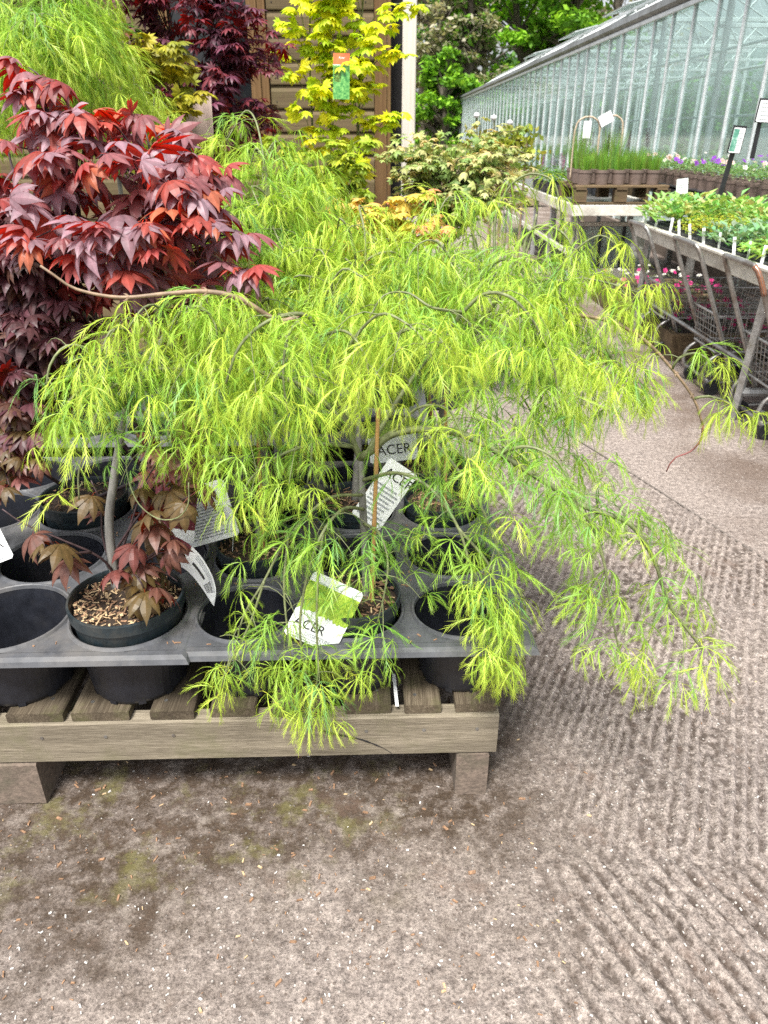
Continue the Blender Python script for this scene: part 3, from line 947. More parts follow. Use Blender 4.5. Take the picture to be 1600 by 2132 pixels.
def palm_leaf(seed, droop, L=0.062, nl=7, width=0.30, join=0.28, spread=125, mat='leaf_red', serr=True, pet=0.035):
    """palmate maple leaf with pointed lobes"""
    rd = random.Random(seed)
    V, Fs, C = [], [], []
    pl = pet * rd.uniform(.7, 1.2)
    pp = [Vector((0, 0, 0)), Vector((pl * .5, 0, pl * .22)), Vector((pl, 0, pl * .15))]
    for i in range(2):
        wv = Vector((0, 0.0009, 0))
        a, b = pp[i], pp[i + 1]
        o = len(V); V.extend([a - wv, a + wv, b + wv, b - wv]); C.extend([(.8, .6, .6)] * 4); Fs.append((o, o + 1, o + 2, o + 3))
    c0 = pp[-1]
    prof = [(0, .30), (.16, .50), (join, .80), (.48, 1.0), (.62, .88), (.74, .62), (.87, .30), (1, .015)]
    for k in range(nl):
        f = (k + .5) / nl * 2 - 1
        ang = f * R(spread) + rd.uniform(-.06, .06)
        ll = L * (1.05 - .48 * abs(f) ** 1.6) * rd.uniform(.92, 1.08)
        e0 = R(rd.uniform(-4, 10)); e1 = -R(droop + rd.uniform(-12, 12)) * (1 - .25 * abs(f))
        mid = lobe_curve(ang, ll, e0, e1, 14, rd.uniform(-.35, .35))
        fk = rd.uniform(.12, .62)
        b = Vector((-math.sin(ang), math.cos(ang), 0))
        prev = None
        for j, (s_, wf) in enumerate(prof):
            p = mid[int(round(s_ * 14))]
            wd = ll * width * .5 * wf
            if serr and j in (3, 5):
                wd *= 1.12
            fold = wd * fk
            l = p + b * wd - Vector((0, 0, fold)) + c0
            r = p - b * wd - Vector((0, 0, fold)) + c0
            m_ = p + c0 - Vector((0, 0, .0006))
            o = len(V)
            V.extend([l, m_, r]); C.extend([(.92,) * 3, (1.30, 1.22, 1.22), (.92,) * 3])
            if prev is not None:
                q = prev
                Fs.append((q, q + 1, o + 1, o)); Fs.append((q + 1, q + 2, o + 2, o + 1))
            prev = o
    return tri_mesh('maple_leaf', V, Fs, C, M[mat])

STAR = [lace_leaf(100 + i, d, L, nl) for i, (d, L, nl) in enumerate(((62, .084, 7), (74, .092, 7), (46, .070, 6), (84, .100, 7), (66, .064, 8), (88, .090, 7), (78, .086, 5), (56, .076, 9), (92, .104, 7), (70, .058, 7), (38, .080, 7)))]
TASS = [lace_leaf(150 + i, d, L, nl, False) for i, (d, L, nl) in enumerate(((86, .080, 7), (91, .090, 7), (80, .062, 7), (93, .104, 6), (88, .070, 8), (94, .096, 5), (84, .054, 7)))]
LACE = STAR + TASS
def lace_pick(rd, young):
    """old leaves spread like stars, new growth hangs in tassels"""
    if rd.random() < min(.85, max(.12, young - .05)):
        return len(STAR) + rd.randrange(len(TASS))
    return rd.randrange(len(STAR))
RED = [palm_leaf(200 + i, d, L, 7, .265) for i, (d, L) in enumerate(((60, .068), (76, .074), (48, .062), (86, .078), (68, .060), (92, .072), (80, .066), (70, .070)))]
PURP = [palm_leaf(300 + i, d, L, 7, .24, .24, 120) for i, (d, L) in enumerate(((50, .050), (64, .054), (38, .048), (72, .052)))]
GOLD = [palm_leaf(400 + i, d, L, 9, .40, .5, 140, 'leaf_soft') for i, (d, L) in enumerate(((50, .052), (66, .056), (38, .050), (74, .054)))]
SMALL = [palm_leaf(500 + i, d, L, 5, .36, .3, 105, 'leaf_soft', pet=.022) for i, (d, L) in enumerate(((45, .034), (60, .037), (35, .032), (70, .036)))]

def joined(name, leaves, variants, mat, parent, base):
    """leaves too deep in the crown to pick apart, as one part"""
    Vs, Fs, Cs, o = [], [], [], 0
    for (vi, loc, rot, sc, col) in leaves:
        L_ = variants[vi]
        m3 = np.array(Euler(rot).to_matrix(), np.float32)
        v = (L_['V'] * sc) @ m3.T + np.array(loc, np.float32)
        Vs.append(v)
        Cs.append(np.concatenate([L_['C'] * np.array(col[:3], np.float32), np.ones((len(v), 1), np.float32)], 1))
        Fs.extend([tuple(i + o for i in f) for f in L_['F']])
        o += len(v)
    me = bpy.data.meshes.new(name)
    me.from_pydata(np.concatenate(Vs).tolist(), [], Fs)
    tintmesh(me, np.concatenate(Cs))
    me.materials.append(mat)
    ob = bpy.data.objects.new(name, me)
    COL.objects.link(ob)
    ob.parent = parent
    ob['kind'] = 'stuff'
    return ob

CAMP = Vector((0, 0, CAM_H))
def put_leaves(t, leaves, variants, maxobj=300):
    """leaves: (variant, world pos, euler, scale, colour)"""
    b = t.location
    leaves = sorted(leaves, key=lambda l: (Vector(l[1]) - CAMP).length / l[3])
    near, rest = leaves[:maxobj], leaves[maxobj:]
    for vi, loc, rot, sc, col in near:
        linkcopy(variants[vi]['me'], 'leaf', t, Vector(loc) - b, rot, sc, (*col[:3], 1))
    if rest:
        joined('foliage', [(vi, Vector(loc) - b, rot, sc, col) for vi, loc, rot, sc, col in rest], variants, variants[0]['me'].materials[0], t, b)

def lerp3(a, b, f):
    return tuple(x + (y - x) * f for x, y in zip(a, b))
LIME, YEL, GRN, BLU = (0.36, 0.56, 0.065), (0.56, 0.68, 0.085), (0.19, 0.38, 0.055), (0.20, 0.43, 0.14)
def lace_col(rd, young, pal=(LIME, YEL, GRN, BLU)):
    """young: 0 old inner leaf .. 1 new tip growth"""
    lime, yel, grn, blu = pal
    f = min(1, max(0, young + rd.gauss(0, .16)))
    if f > .6:
        c = lerp3(lime, yel, (f - .6) / .4)
    else:
        c = lerp3(grn, lime, f / .6)
        if rd.random() < .22:
            c = lerp3(c, blu, rd.uniform(.3, .9))
    k = rd.uniform(.85, 1.12)
    return tuple(x * k for x in c)

def lace_branch(mbs, path, rd, r0, leaves, axis, start=0.2, spacing=0.040, twig=(0.06, 0.15), sc=1.0, young=(0.25, 0.85), nvar=9, twig_p=.55, tip_col=None, pal=(LIME, YEL, GRN, BLU), bare=1.0):
    """tube for the branch, leaves at its nodes and on short drooping twigs"""
    pts = catmull(path, 0.012)
    n = len(pts)
    L = sum((pts[i + 1] - pts[i]).length for i in range(n - 1))
    mbs.tube(pts, [r0 * (1 - .8 * i / n) + .0009 for i in range(n)], 6)
    def leaf(p, yaw, s_, yg, tilt=.22):
        # the blade tips towards the light side it hangs on
        leaves.append((lace_pick(rd, yg), p, (rd.gauss(0, tilt), rd.gauss(0, tilt), yaw), s_, lace_col(rd, yg, pal)))
    d = 0.0; nxt = L * start; k = 0
    for i in range(1, n):
        d += (pts[i] - pts[i - 1]).length
        if d < nxt or d > L * bare:
            continue
        nxt = d + spacing * rd.uniform(.7, 1.4)
        k += 1
        f = d / L
        T = (pts[i] - pts[i - 1]).normalized()
        S = T.cross(Vector((0, 0, 1)))
        if S.length < .15:
            out = pts[i] - axis
            S = Vector((out.x, out.y, 0)).normalized().cross(Vector((0, 0, 1)))
        S.normalize()
        if k % 2:                    # decussate nodes
            S = (S * .5 + Vector((T.x, T.y, 0)) * .4 + Vector((rd.gauss(0, .4), rd.gauss(0, .4), 0)))
            if S.length < .1: S = Vector((1, 0, 0))
            S.normalize()
        yg = young[0] + (young[1] - young[0]) * f + rd.gauss(0, .08)
        for sg in (-1, 1):
            dr = (S * sg + T * .45)
            yaw = math.atan2(dr.y, dr.x) + rd.gauss(0, .35)
            if rd.random() < twig_p and f < .97:
                tl = rd.uniform(*twig)
                td = Vector((math.cos(yaw), math.sin(yaw), rd.uniform(.0, .6)))
                dp = rd.uniform(.55, 1.15)
                tw = [pts[i] + td * tl * s_ - Vector((0, 0, 1)) * (tl * dp * s_ * s_) for s_ in (0, .25, .5, .75, 1)]
                mbs.tube(tw, [.0011, .0010, .0009, .0008, .0006], 4, cap=False)
                for q in ((2, 4) if tl < .09 else (1, 3, 4)):
                    for sg2 in (-1, 1):
                        if rd.random() < .12: continue
                        leaf(tw[q], yaw + sg2 * rd.uniform(.4, 1.4), sc * rd.uniform(.62, 1.12) * (1 if q < 4 else .8), yg + .10 * (q - 2))
                leaf(tw[4], yaw, sc * rd.uniform(.55, .95), yg + .3)
            elif rd.random() < .92:
                leaf(pts[i], yaw, sc * rd.uniform(.75, 1.25), yg)
    if bare >= 1.0:
        T = pts[-1] - pts[-4]
        for q in range(3):
            leaf(pts[-1], math.atan2(T.y, T.x) + (q - 1) * 1.1, sc * rd.uniform(.7, .95), young[1] + .2)

def P3(*pts):
    return [at(*p) for p in pts]

# ------------------------------------------------------------------ pots, soil, mulch
def mulch(t, c, r, rd, n=170, light=.25, name='bark_mulch'):
    """domed soil disc and loose chips"""
    mb = MB()
    rings = [(r, -.004), (r * .8, .002), (r * .55, .004), (r * .3, .005), (0.001, .004)]
    nseg = 24
    vs_ = []
    for rr, z in rings:
        for k in range(nseg):
            a = 2 * math.pi * k / nseg
            vs_.append(Vector(c) + Vector((rr * math.cos(a), rr * math.sin(a), z + rd.uniform(-.003, .003))))
    fs_ = [(i * nseg + k, i * nseg + (k + 1) % nseg, (i + 1) * nseg + (k + 1) % nseg, (i + 1) * nseg + k) for i in range(len(rings) - 1) for k in range(nseg)]
    mb.add(vs_, fs_)
    soil = part(mb, 'soil', M['soil'], t)
    for nm, mt, cnt in ((name, 'chip', int(n * (1 - light))), ('pale_' + name, 'chip_light', int(n * light))):
        m2 = MB()
        for _ in range(cnt):
            a, rr = rd.uniform(0, 6.28), r * .97 * math.sqrt(rd.random())
            q = Vector(c) + Vector((rr * math.cos(a), rr * math.sin(a), .006 + rd.uniform(-.003, .006)))
            L_ = rd.uniform(.005, .017) * (1.7 if rd.random() < .12 else 1); wd = rd.uniform(.0012, .0045) * (1.6 if rd.random() < .15 else 1)
            m2.box(q, (L_, wd, .0015), Euler((rd.gauss(0, .35), rd.gauss(0, .35), rd.uniform(0, 6.28))).to_matrix())
        o = part(m2, nm, M[mt], t, sub=soil)
        o['kind'] = 'stuff'
    return soil

def pot(t, c, r, h, mat='pot_rim', rim=True):
    """open pot; c = centre of its base"""
    mb = MB()
    rb = r * .80
    prof = [(0.001, .004), (rb * .97, .004), (rb, 0), (r * .965, h - .030)]
    if rim:
        prof += [(r * 1.0, h - .028), (r * 1.012, h - .003), (r * 1.005, h), (r * .97, h), (r * .955, h - .006)]
    else:
        prof += [(r * .98, h), (r * .95, h), (r * .95, h - .004)]
    prof += [(r * .93, h - .03), (rb * .93, .010), (0.001, .010)]
    mb.lathe(prof, c, 36)
    return part(mb, 'pot', M[mat], t, smooth=False)

def cane(t, a, b, r=.0048, mat='cane', name='cane'):
    a, b = Vector(a), Vector(b)
    n = 14
    pts = [a.lerp(b, i / n) for i in range(n + 1)]
    rad = [r * (1.18 if i % 4 == 2 else 1) * (1 - .15 * i / n) for i in range(n + 1)]
    return part(MB().tube(pts, rad, 8), name, M[mat], t)
# ------------------------------------------------------------------ pallet on blocks
YAW = R(1.7)
def rotp(x, y, z):
    """display frame: rotated a little about the pallet's front corner"""
    ox, oy = 0.26, 1.262
    c, s_ = math.cos(YAW), math.sin(YAW)
    dx, dy = x - ox, y - oy
    return Vector((ox + c * dx - s_ * dy * 1, oy - s_ * dx * -1 * -1 + c * dy, z)) if False else Vector((ox + c * dx - s_ * dy, oy + s_ * dx + c * dy, z))
ROT = Matrix.Rotation(YAW, 3, 'Z')
ZB0, ZB1, ZS = 0.128, 0.242, 0.266
PX0 = -1.5
t_pal = thing('timber_pallet', 'weathered timber pallet carrying the front trays of maple pots', 'pallet', rotp(-.4, 1.27, ZB0))
part(MB().cbox(rotp((PX0 + .258) / 2, 1.262 + .022, (ZB0 + ZB1) / 2), (.258 - PX0, .044, ZB1 - ZB0), .004, ROT), 'front_beam', M['beam'], t_pal)
for yy in (1.78, 2.32):
    part(MB().cbox(rotp((PX0 + .258) / 2, yy, (ZB0 + ZB1) / 2), (.258 - PX0, .044, ZB1 - ZB0), .004, ROT), 'rear_beam', M['beam'], t_pal)
for xx in (-1.05, -.76, -.62, -.47, -.04, .09, .21):
    c = rotp(xx, 1.262, ZB0 + .075)
    part(MB().tube([c, c + Vector((0, -.0015, 0))], .0042, 8), 'nail_head', M['steel_dull'], t_pal)
sp = [rotp(-.145, 1.2612, ZB0 + .082), rotp(-.10, 1.2612, ZB0 + .066), rotp(-.05, 1.2612, ZB0 + .050), rotp(.0, 1.2612, ZB0 + .022), rotp(.02, 1.2612, ZB0 + .003)]
part(MB().tube(catmull(sp, .01), [.0008, .0022, .0030, .0018, .0024, .0012, .0020, .0026, .0012, .0016, .0022, .0010, .0018, .0008, .0006, .0006, .0006, .0006, .0006, .0006][:len(catmull(sp, .01))], 5), 'split', M['dark_board_gap'], t_pal)
slx = [(-1.12, -1.0), (-.975, -.86), (-.829, -.706), (-.688, -.562), (-.516, -.42), (-.385, -.284), (-.25, -.13), (-.088, .016), (.046, .128), (.16, .251)]
rd = random.Random(5)
for a, b_ in slx:
    y0 = 1.271 + rd.uniform(-.003, .003)
    sl = part(MB().cbox(rotp((a + b_) / 2, y0 + .55, (ZB1 + ZS) / 2 + .0012), (b_ - a, 1.10, ZS - ZB1), .003, ROT), 'slat', M['pallet'], t_pal)
    for q in (.3, .7):
        if rd.random() < .7:
            c = rotp(a + (b_ - a) * q, y0 + .03 + rd.uniform(0, .02), ZS)
            part(MB().tube([c, c + Vector((0, 0, .0022))], .0045, 8), 'nail_head', M['steel_dull'], t_pal, sub=sl)
for (x, y, lab) in ((-.90, 1.30, 'rough brown concrete block under the pallet at the picture edge'), (.205, 1.30, 'concrete block under the free corner of the pallet')):
    bw = .22 if x < 0 else .075
    o = MB().cbox(rotp(x, y + .06, .063), (bw, .20, .1275), .004, ROT).build('concrete_block', M['block'])
    tag(o, lab, 'block', 'blocks under the pallet')
for (x, y, lab) in ((-.90, 2.25, 'concrete block at the shaded rear of the pallet below the red maple'), (.205, 2.25, 'concrete block at the shaded rear corner of the pallet')):
    o = MB().cbox(rotp(x, y, .063), (.20, .20, .1275), .004, ROT).build('concrete_block', M['block'])
    tag(o, lab, 'block', 'blocks under the pallet')

# ------------------------------------------------------------------ moulded carrier trays
def tray(label, x0, x1, y0, y1, cols, rows, r, z, front_flare=.012):
    t = thing('carrier_tray', label, 'tray', rotp((x0 + x1) / 2, y0, ZS + .002), 'moulded trays on the pallet')
    px_, py_ = (x1 - x0) / cols, (y1 - y0) / rows
    N = 40
    mb = MB()
    def sq(a, hx, hy):
        c, s_ = math.cos(a), math.sin(a)
        k = min(hx / abs(c) if abs(c) > 1e-9 else 1e9, hy / abs(s_) if abs(s_) > 1e-9 else 1e9)
        return c * k, s_ * k
    centres = []
    for i in range(cols):
        for j in range(rows):
            cx, cy = x0 + (i + .5) * px_, y0 + (j + .5) * py_
            centres.append((cx, cy))
            angs = sorted(set([2 * math.pi * k / N for k in range(N)] + [math.atan2(py_ * sy, px_ * sx) % (2 * math.pi) for sx in (-1, 1) for sy in (-1, 1)]))
            m_ = len(angs)
            vs_ = []
            for a in angs:
                ex, ey = sq(a, px_ / 2, py_ / 2)
                vs_.append(rotp(cx + ex, cy + ey, z + .0))
            for rr, dz in ((r * 1.10, .0), (r * 1.07, .005), (r * 1.045, .006), (r * 1.02, .004), (r * 1.0, -.004)):
                for a in angs:
                    vs_.append(rotp(cx + math.cos(a) * rr, cy + math.sin(a) * rr, z + dz))
            fs_ = []
            for q in range(5):
                for k in range(m_):
                    k2 = (k + 1) % m_
                    fs_.append((q * m_ + k, q * m_ + k2, (q + 1) * m_ + k2, (q + 1) * m_ + k))
            mb.add(vs_, fs_)
    # turned-down rim all round
    rimp = [(0, 0), (.014, -.001), (.024, -.006), (.029, -.016)]
    corners = [(x0, y0, -1, -1), (x1, y0, 1, -1), (x1, y1, 1, 1), (x0, y1, -1, 1)]
    vs_ = []
    for o_, dz in rimp:
        for (cx, cy, sx, sy) in corners:
            vs_.append(rotp(cx + sx * o_, cy + sy * o_, z + dz - .0005))
    mb.add(vs_, [(q * 4 + k, q * 4 + (k + 1) % 4, (q + 1) * 4 + (k + 1) % 4, (q + 1) * 4 + k) for q in range(3) for k in range(4)])
    part(mb, 'deck', M['tray'], t)
    me = None
    for (cx, cy) in centres:
        c = rotp(cx, cy, 0)
        if me is None:
            h = z - ZS - .004
            m2 = MB()
            rb = r * .84
            prof = [(r * 1.0, h - .002), (r * .985, h - .02), (rb * 1.03, .012), (rb, .004), (rb * .93, .002), (.001, .002), ]
            inner = [(.001, .005), (rb * .9, .005), (rb * 1.0, .012), (r * .955, h - .02), (r * .975, h - .002)]
            m2.lathe(prof + inner, (c.x, c.y, ZS + .002), 40)
            # low feet notched round the base
            for k in range(10):
                a = k * .628
                m2.box((c.x + math.cos(a) * rb * .99, c.y + math.sin(a) * rb * .99, ZS + .008), (.016, .007, .010), Matrix.Rotation(a + math.pi / 2, 3, 'Z'))
            o = part(m2, 'cup', M['tray_cup'], t)
            me, c_first = o.data, c
        else:
            linkcopy(me, 'cup', t, (c.x - c_first.x, c.y - c_first.y, 0))
    return t, [rotp(cx, cy, z) for cx, cy in centres], px_, py_
ZT = .436
tray('dark moulded carrier tray under the lacy green maples at the pallet corner', -.428, .300, 1.275, 2.245, 3, 4, .105, ZT)
tray('dark moulded carrier tray with two large empty cups at the picture edge', -1.225, -.433, 1.262, 2.30, 3, 4, .122, ZT + .003)

# frames of reference: pot places
POT_LIFT = .044
def cell(i, j, left=False):
    if left:
        px_, py_ = (1.225 - .433) / 3, (2.30 - 1.262) / 4
        return rotp(-1.225 + (i + .5) * px_, 1.262 + (j + .5) * py_, ZS + POT_LIFT)
    px_, py_ = (.300 + .428) / 3, (2.245 - 1.275) / 4
    return rotp(-.428 + (i + .5) * px_, 1.275 + (j + .5) * py_, ZS + POT_LIFT)

def potted(label, c, r=.104, h=.178, seed=0, group='maples in pots', n=150, light=.25, name='potted_maple'):
    t = thing(name, label, 'maple', c, group)
    pot(t, c, r, h)
    mulch(t, Vector(c) + Vector((0, 0, h - .022)), r * .95, random.Random(seed), n, light)
    return t, Vector(c) + Vector((0, 0, h - .02))

def buds_on(path, t, shoot):
    """paired buds and leaf scars along a bare shoot"""
    rb = random.Random(9)
    pts = catmull(path, .012); mbx = MB()
    for i in range(8, len(pts) - 1, 5):
        if rb.random() < .25: continue
        T = (pts[i + 1] - pts[i]).normalized(); S = T.orthogonal().normalized()
        r = .0050 * (1 - .55 * i / len(pts))
        mbx.tube([pts[i] - T * .004, pts[i] - T * .001, pts[i] + T * .002], [r * .9, r * 1.35, r * .9], 7)
        for sg in (-1, 1):
            mbx.tube([pts[i] + S * sg * r, pts[i] + S * sg * (r + .003) + T * .003, pts[i] + S * sg * (r + .004) + T * .007], [.0018, .0016, .0004], 5)
    part(mbx, 'bud', M['bark_tan'], t, sub=shoot)['kind'] = 'stuff'
def prune(LV, boxes, rd):
    """thin the leaves in front of the stems, as a weeping maple is open underneath"""
    out = []
    for l in LV:
        p = l[1]
        k = 1.0
        for (x0, x1, y0, y1, z0, z1, keep) in boxes:
            if x0 < p.x < x1 and y0 < p.y < y1 and z0 < p.z < z1:
                k = min(k, keep)
        if rd.random() < k: out.append(l)
    return out
# ---- main lacy maple, front row middle
rd = random.Random(11)
t, s0 = potted('lacy lime-green maple with grey forked stem arching over the front of the pallet', cell(1, 0), seed=1)
mb = MB()
trunk = P3((762, 1262, 1.40), (763, 1200, 1.405), (757, 1080, 1.41), (753, 1000, 1.41), (752, 958, 1.41))
trunk[0] = Vector((trunk[0].x, s0.y, s0.z - .01))
pts = catmull(trunk, .02)
mb.tube(pts, [.0105 - .0035 * i / len(pts) for i in range(len(pts))], 9)
part(mb, 'trunk', M['bark_grey'], t, smooth=True)
cane(t, Vector((trunk[0].x + .014, s0.y - .01, s0.z)), at(788, 850, 1.385))
LV = []
ax = Vector((trunk[-1].x, 1.41, 1))
mb = MB(); mbt = MB()
B = [
 # (path, r0, start, young, kwargs)
 (P3((752, 958, 1.41), (722, 885, 1.40), (692, 790, 1.38), (668, 700, 1.36), (632, 655, 1.33), (560, 668, 1.29), (500, 720, 1.26), (470, 800, 1.25)), .0060, .42, (.35, .9)),
 (P3((752, 952, 1.41), (772, 940, 1.40), (815, 905, 1.385), (880, 893, 1.36), (960, 903, 1.33), (1040, 943, 1.31), (1130, 1000, 1.29), (1220, 1055, 1.27), (1310, 1090, 1.25), (1362, 1165, 1.24), (1392, 1255, 1.235), (1435, 1315, 1.23), (1462, 1350, 1.23)), .0078, .20, (.1, .62)),
 (P3((1160, 1020, 1.28), (1225, 1080, 1.25), (1258, 1170, 1.235), (1272, 1270, 1.23), (1290, 1355, 1.225), (1300, 1400, 1.225)), .0034, .18, (.2, .75)),
 (P3((722, 885, 1.40), (668, 830, 1.42), (600, 790, 1.42), (520, 772, 1.41), (430, 772, 1.38), (330, 768, 1.36), (270, 790, 1.34), (230, 830, 1.33)), .0046, .16, (.3, .85)),
 (P3((765, 944, 1.405), (800, 880, 1.43), (850, 800, 1.46), (910, 720, 1.48), (965, 650, 1.48), (1010, 612, 1.46), (1062, 618, 1.43), (1110, 668, 1.41), (1150, 750, 1.39), (1165, 840, 1.38)), .0050, .30, (.2, .85)),
 (P3((730, 900, 1.41), (750, 800, 1.47), (735, 690, 1.50), (690, 610, 1.50), (715, 560, 1.48), (760, 580, 1.45)), .0042, .34, (.3, .9)),
 (P3((692, 790, 1.38), (738, 705, 1.34), (790, 655, 1.31), (838, 668, 1.28), (880, 705, 1.26), (905, 760, 1.25)), .0032, .25, (.5, 1.)),
 (P3((735, 930, 1.40), (660, 925, 1.34), (580, 950, 1.29), (520, 1000, 1.26), (490, 1070, 1.245)), .0034, .2, (.15, .75)),
 (P3((753, 1000, 1.41), (830, 985, 1.33), (900, 1020, 1.28), (955, 1100, 1.25), (985, 1200, 1.235), (1015, 1310, 1.23), (1030, 1385, 1.228)), .0034, .2, (.05, .8)),
 (P3((757, 1060, 1.405), (715, 1060, 1.32), (672, 1110, 1.26), (640, 1200, 1.225), (625, 1310, 1.21), (640, 1420, 1.205), (645, 1485, 1.203)), .0032, .2, (.05, .7)),
 (P3((755, 1030, 1.405), (680, 1040, 1.33), (600, 1120, 1.27), (550, 1210, 1.24), (505, 1290, 1.225), (485, 1390, 1.22)), .0028, .3, (.05, .8)),
 (P3((757, 1090, 1.405), (790, 1110, 1.33), (808, 1170, 1.28), (800, 1240, 1.255), (785, 1300, 1.25)), .0026, .2, (.05, .45)),
 (P3((668, 700, 1.36), (720, 690, 1.29), (760, 740, 1.25), (770, 810, 1.235)), .0026, .3, (.45, .95)),
 (P3((632, 655, 1.34), (600, 700, 1.28), (590, 780, 1.245), (600, 860, 1.235)), .0026, .25, (.4, .95)),
 (P3((815, 905, 1.385), (870, 850, 1.34), (930, 850, 1.30), (960, 900, 1.27), (975, 960, 1.26)), .0026, .3, (.5, 1.)),
 (P3((880, 893, 1.36), (940, 960, 1.30), (1000, 1050, 1.27), (1040, 1160, 1.255), (1050, 1270, 1.25)), .0026, .3, (.1, .8)),
 (P3((850, 800, 1.46), (820, 730, 1.42), (840, 690, 1.36), (900, 690, 1.32), (940, 740, 1.30)), .0028, .35, (.4, .95)),
 (P3((965, 650, 1.48), (900, 640, 1.44), (850, 610, 1.46), (800, 615, 1.44), (770, 660, 1.41)), .0026, .25, (.35, .9)),
 (P3((1040, 943, 1.31), (1100, 930, 1.27), (1160, 960, 1.25), (1200, 1040, 1.24), (1210, 1100, 1.235)), .0026, .25, (.1, .45)),
 (P3((560, 770, 1.41), (520, 830, 1.34), (480, 900, 1.30), (450, 960, 1.28)), .0026, .2, (.2, .7)),
 (P3((600, 790, 1.42), (640, 850, 1.34), (650, 930, 1.28), (640, 1010, 1.26)), .0026, .25, (.2, .6)),
 (P3((672, 1110, 1.26), (662, 1210, 1.225), (660, 1310, 1.212), (662, 1400, 1.206), (650, 1500, 1.203)), .0024, .3, (.2, .95)),
 (P3((600, 1120, 1.27), (592, 1220, 1.235), (600, 1320, 1.22), (612, 1410, 1.212)), .0022, .35, (.1, .6)),
 (P3((550, 1210, 1.24), (520, 1300, 1.226), (475, 1390, 1.22), (468, 1430, 1.218)), .0020, .35, (.3, .95)),
 (P3((955, 1100, 1.25), (1020, 1180, 1.235), (1045, 1280, 1.23), (1042, 1380, 1.228)), .0022, .3, (.3, .95)),
]
for path, r0, st, yg in B:
    low = path[-1].z < .45
    lace_branch(mb, path, rd, r0, LV, ax, st, .034 if low else .038, (.03, .08) if low else (.05, .13), .94, yg, 9, .50 if low else .42)
# long bare shoot reaching over the red maple
SHOOT = P3((632, 655, 1.34), (580, 668, 1.33), (500, 622, 1.30), (430, 607, 1.29), (350, 611, 1.28), (250, 619, 1.27), (160, 602, 1.265), (112, 572, 1.26), (84, 553, 1.255))
lace_branch(mbt, SHOOT, rd, .0052, LV, ax, .12, .06, (.05, .10), .9, (.6, 1.), 9, .3, bare=.36)
part(mb, 'branches', M['bark_green'], t, smooth=True)
sh = part(mbt, 'bare_shoot', M['bark_tan'], t, smooth=True)
buds_on(SHOOT, t, sh)
LV = prune(LV, [(-.11, .07, 1.1, 1.46, .72, .96, .24), (-.235, -.085, 1.1, 1.30, .44, .67, .38), (-.13, .06, 1.1, 1.45, .44, .72, .75), (.03, .26, 1.25, 1.5, .5, .80, .6), (-.75, -.33, 1.0, 1.6, .3, .80, .08), (-.50, -.30, 1.0, 1.6, .78, .86, .4), (-.36, -.22, 1.1, 1.6, .42, .70, .5), (-1.2, -.62, 1, 1.7, .3, 1.2, .0)], rd)
put_leaves(t, LV, LACE)
print('main leaves', len(LV))

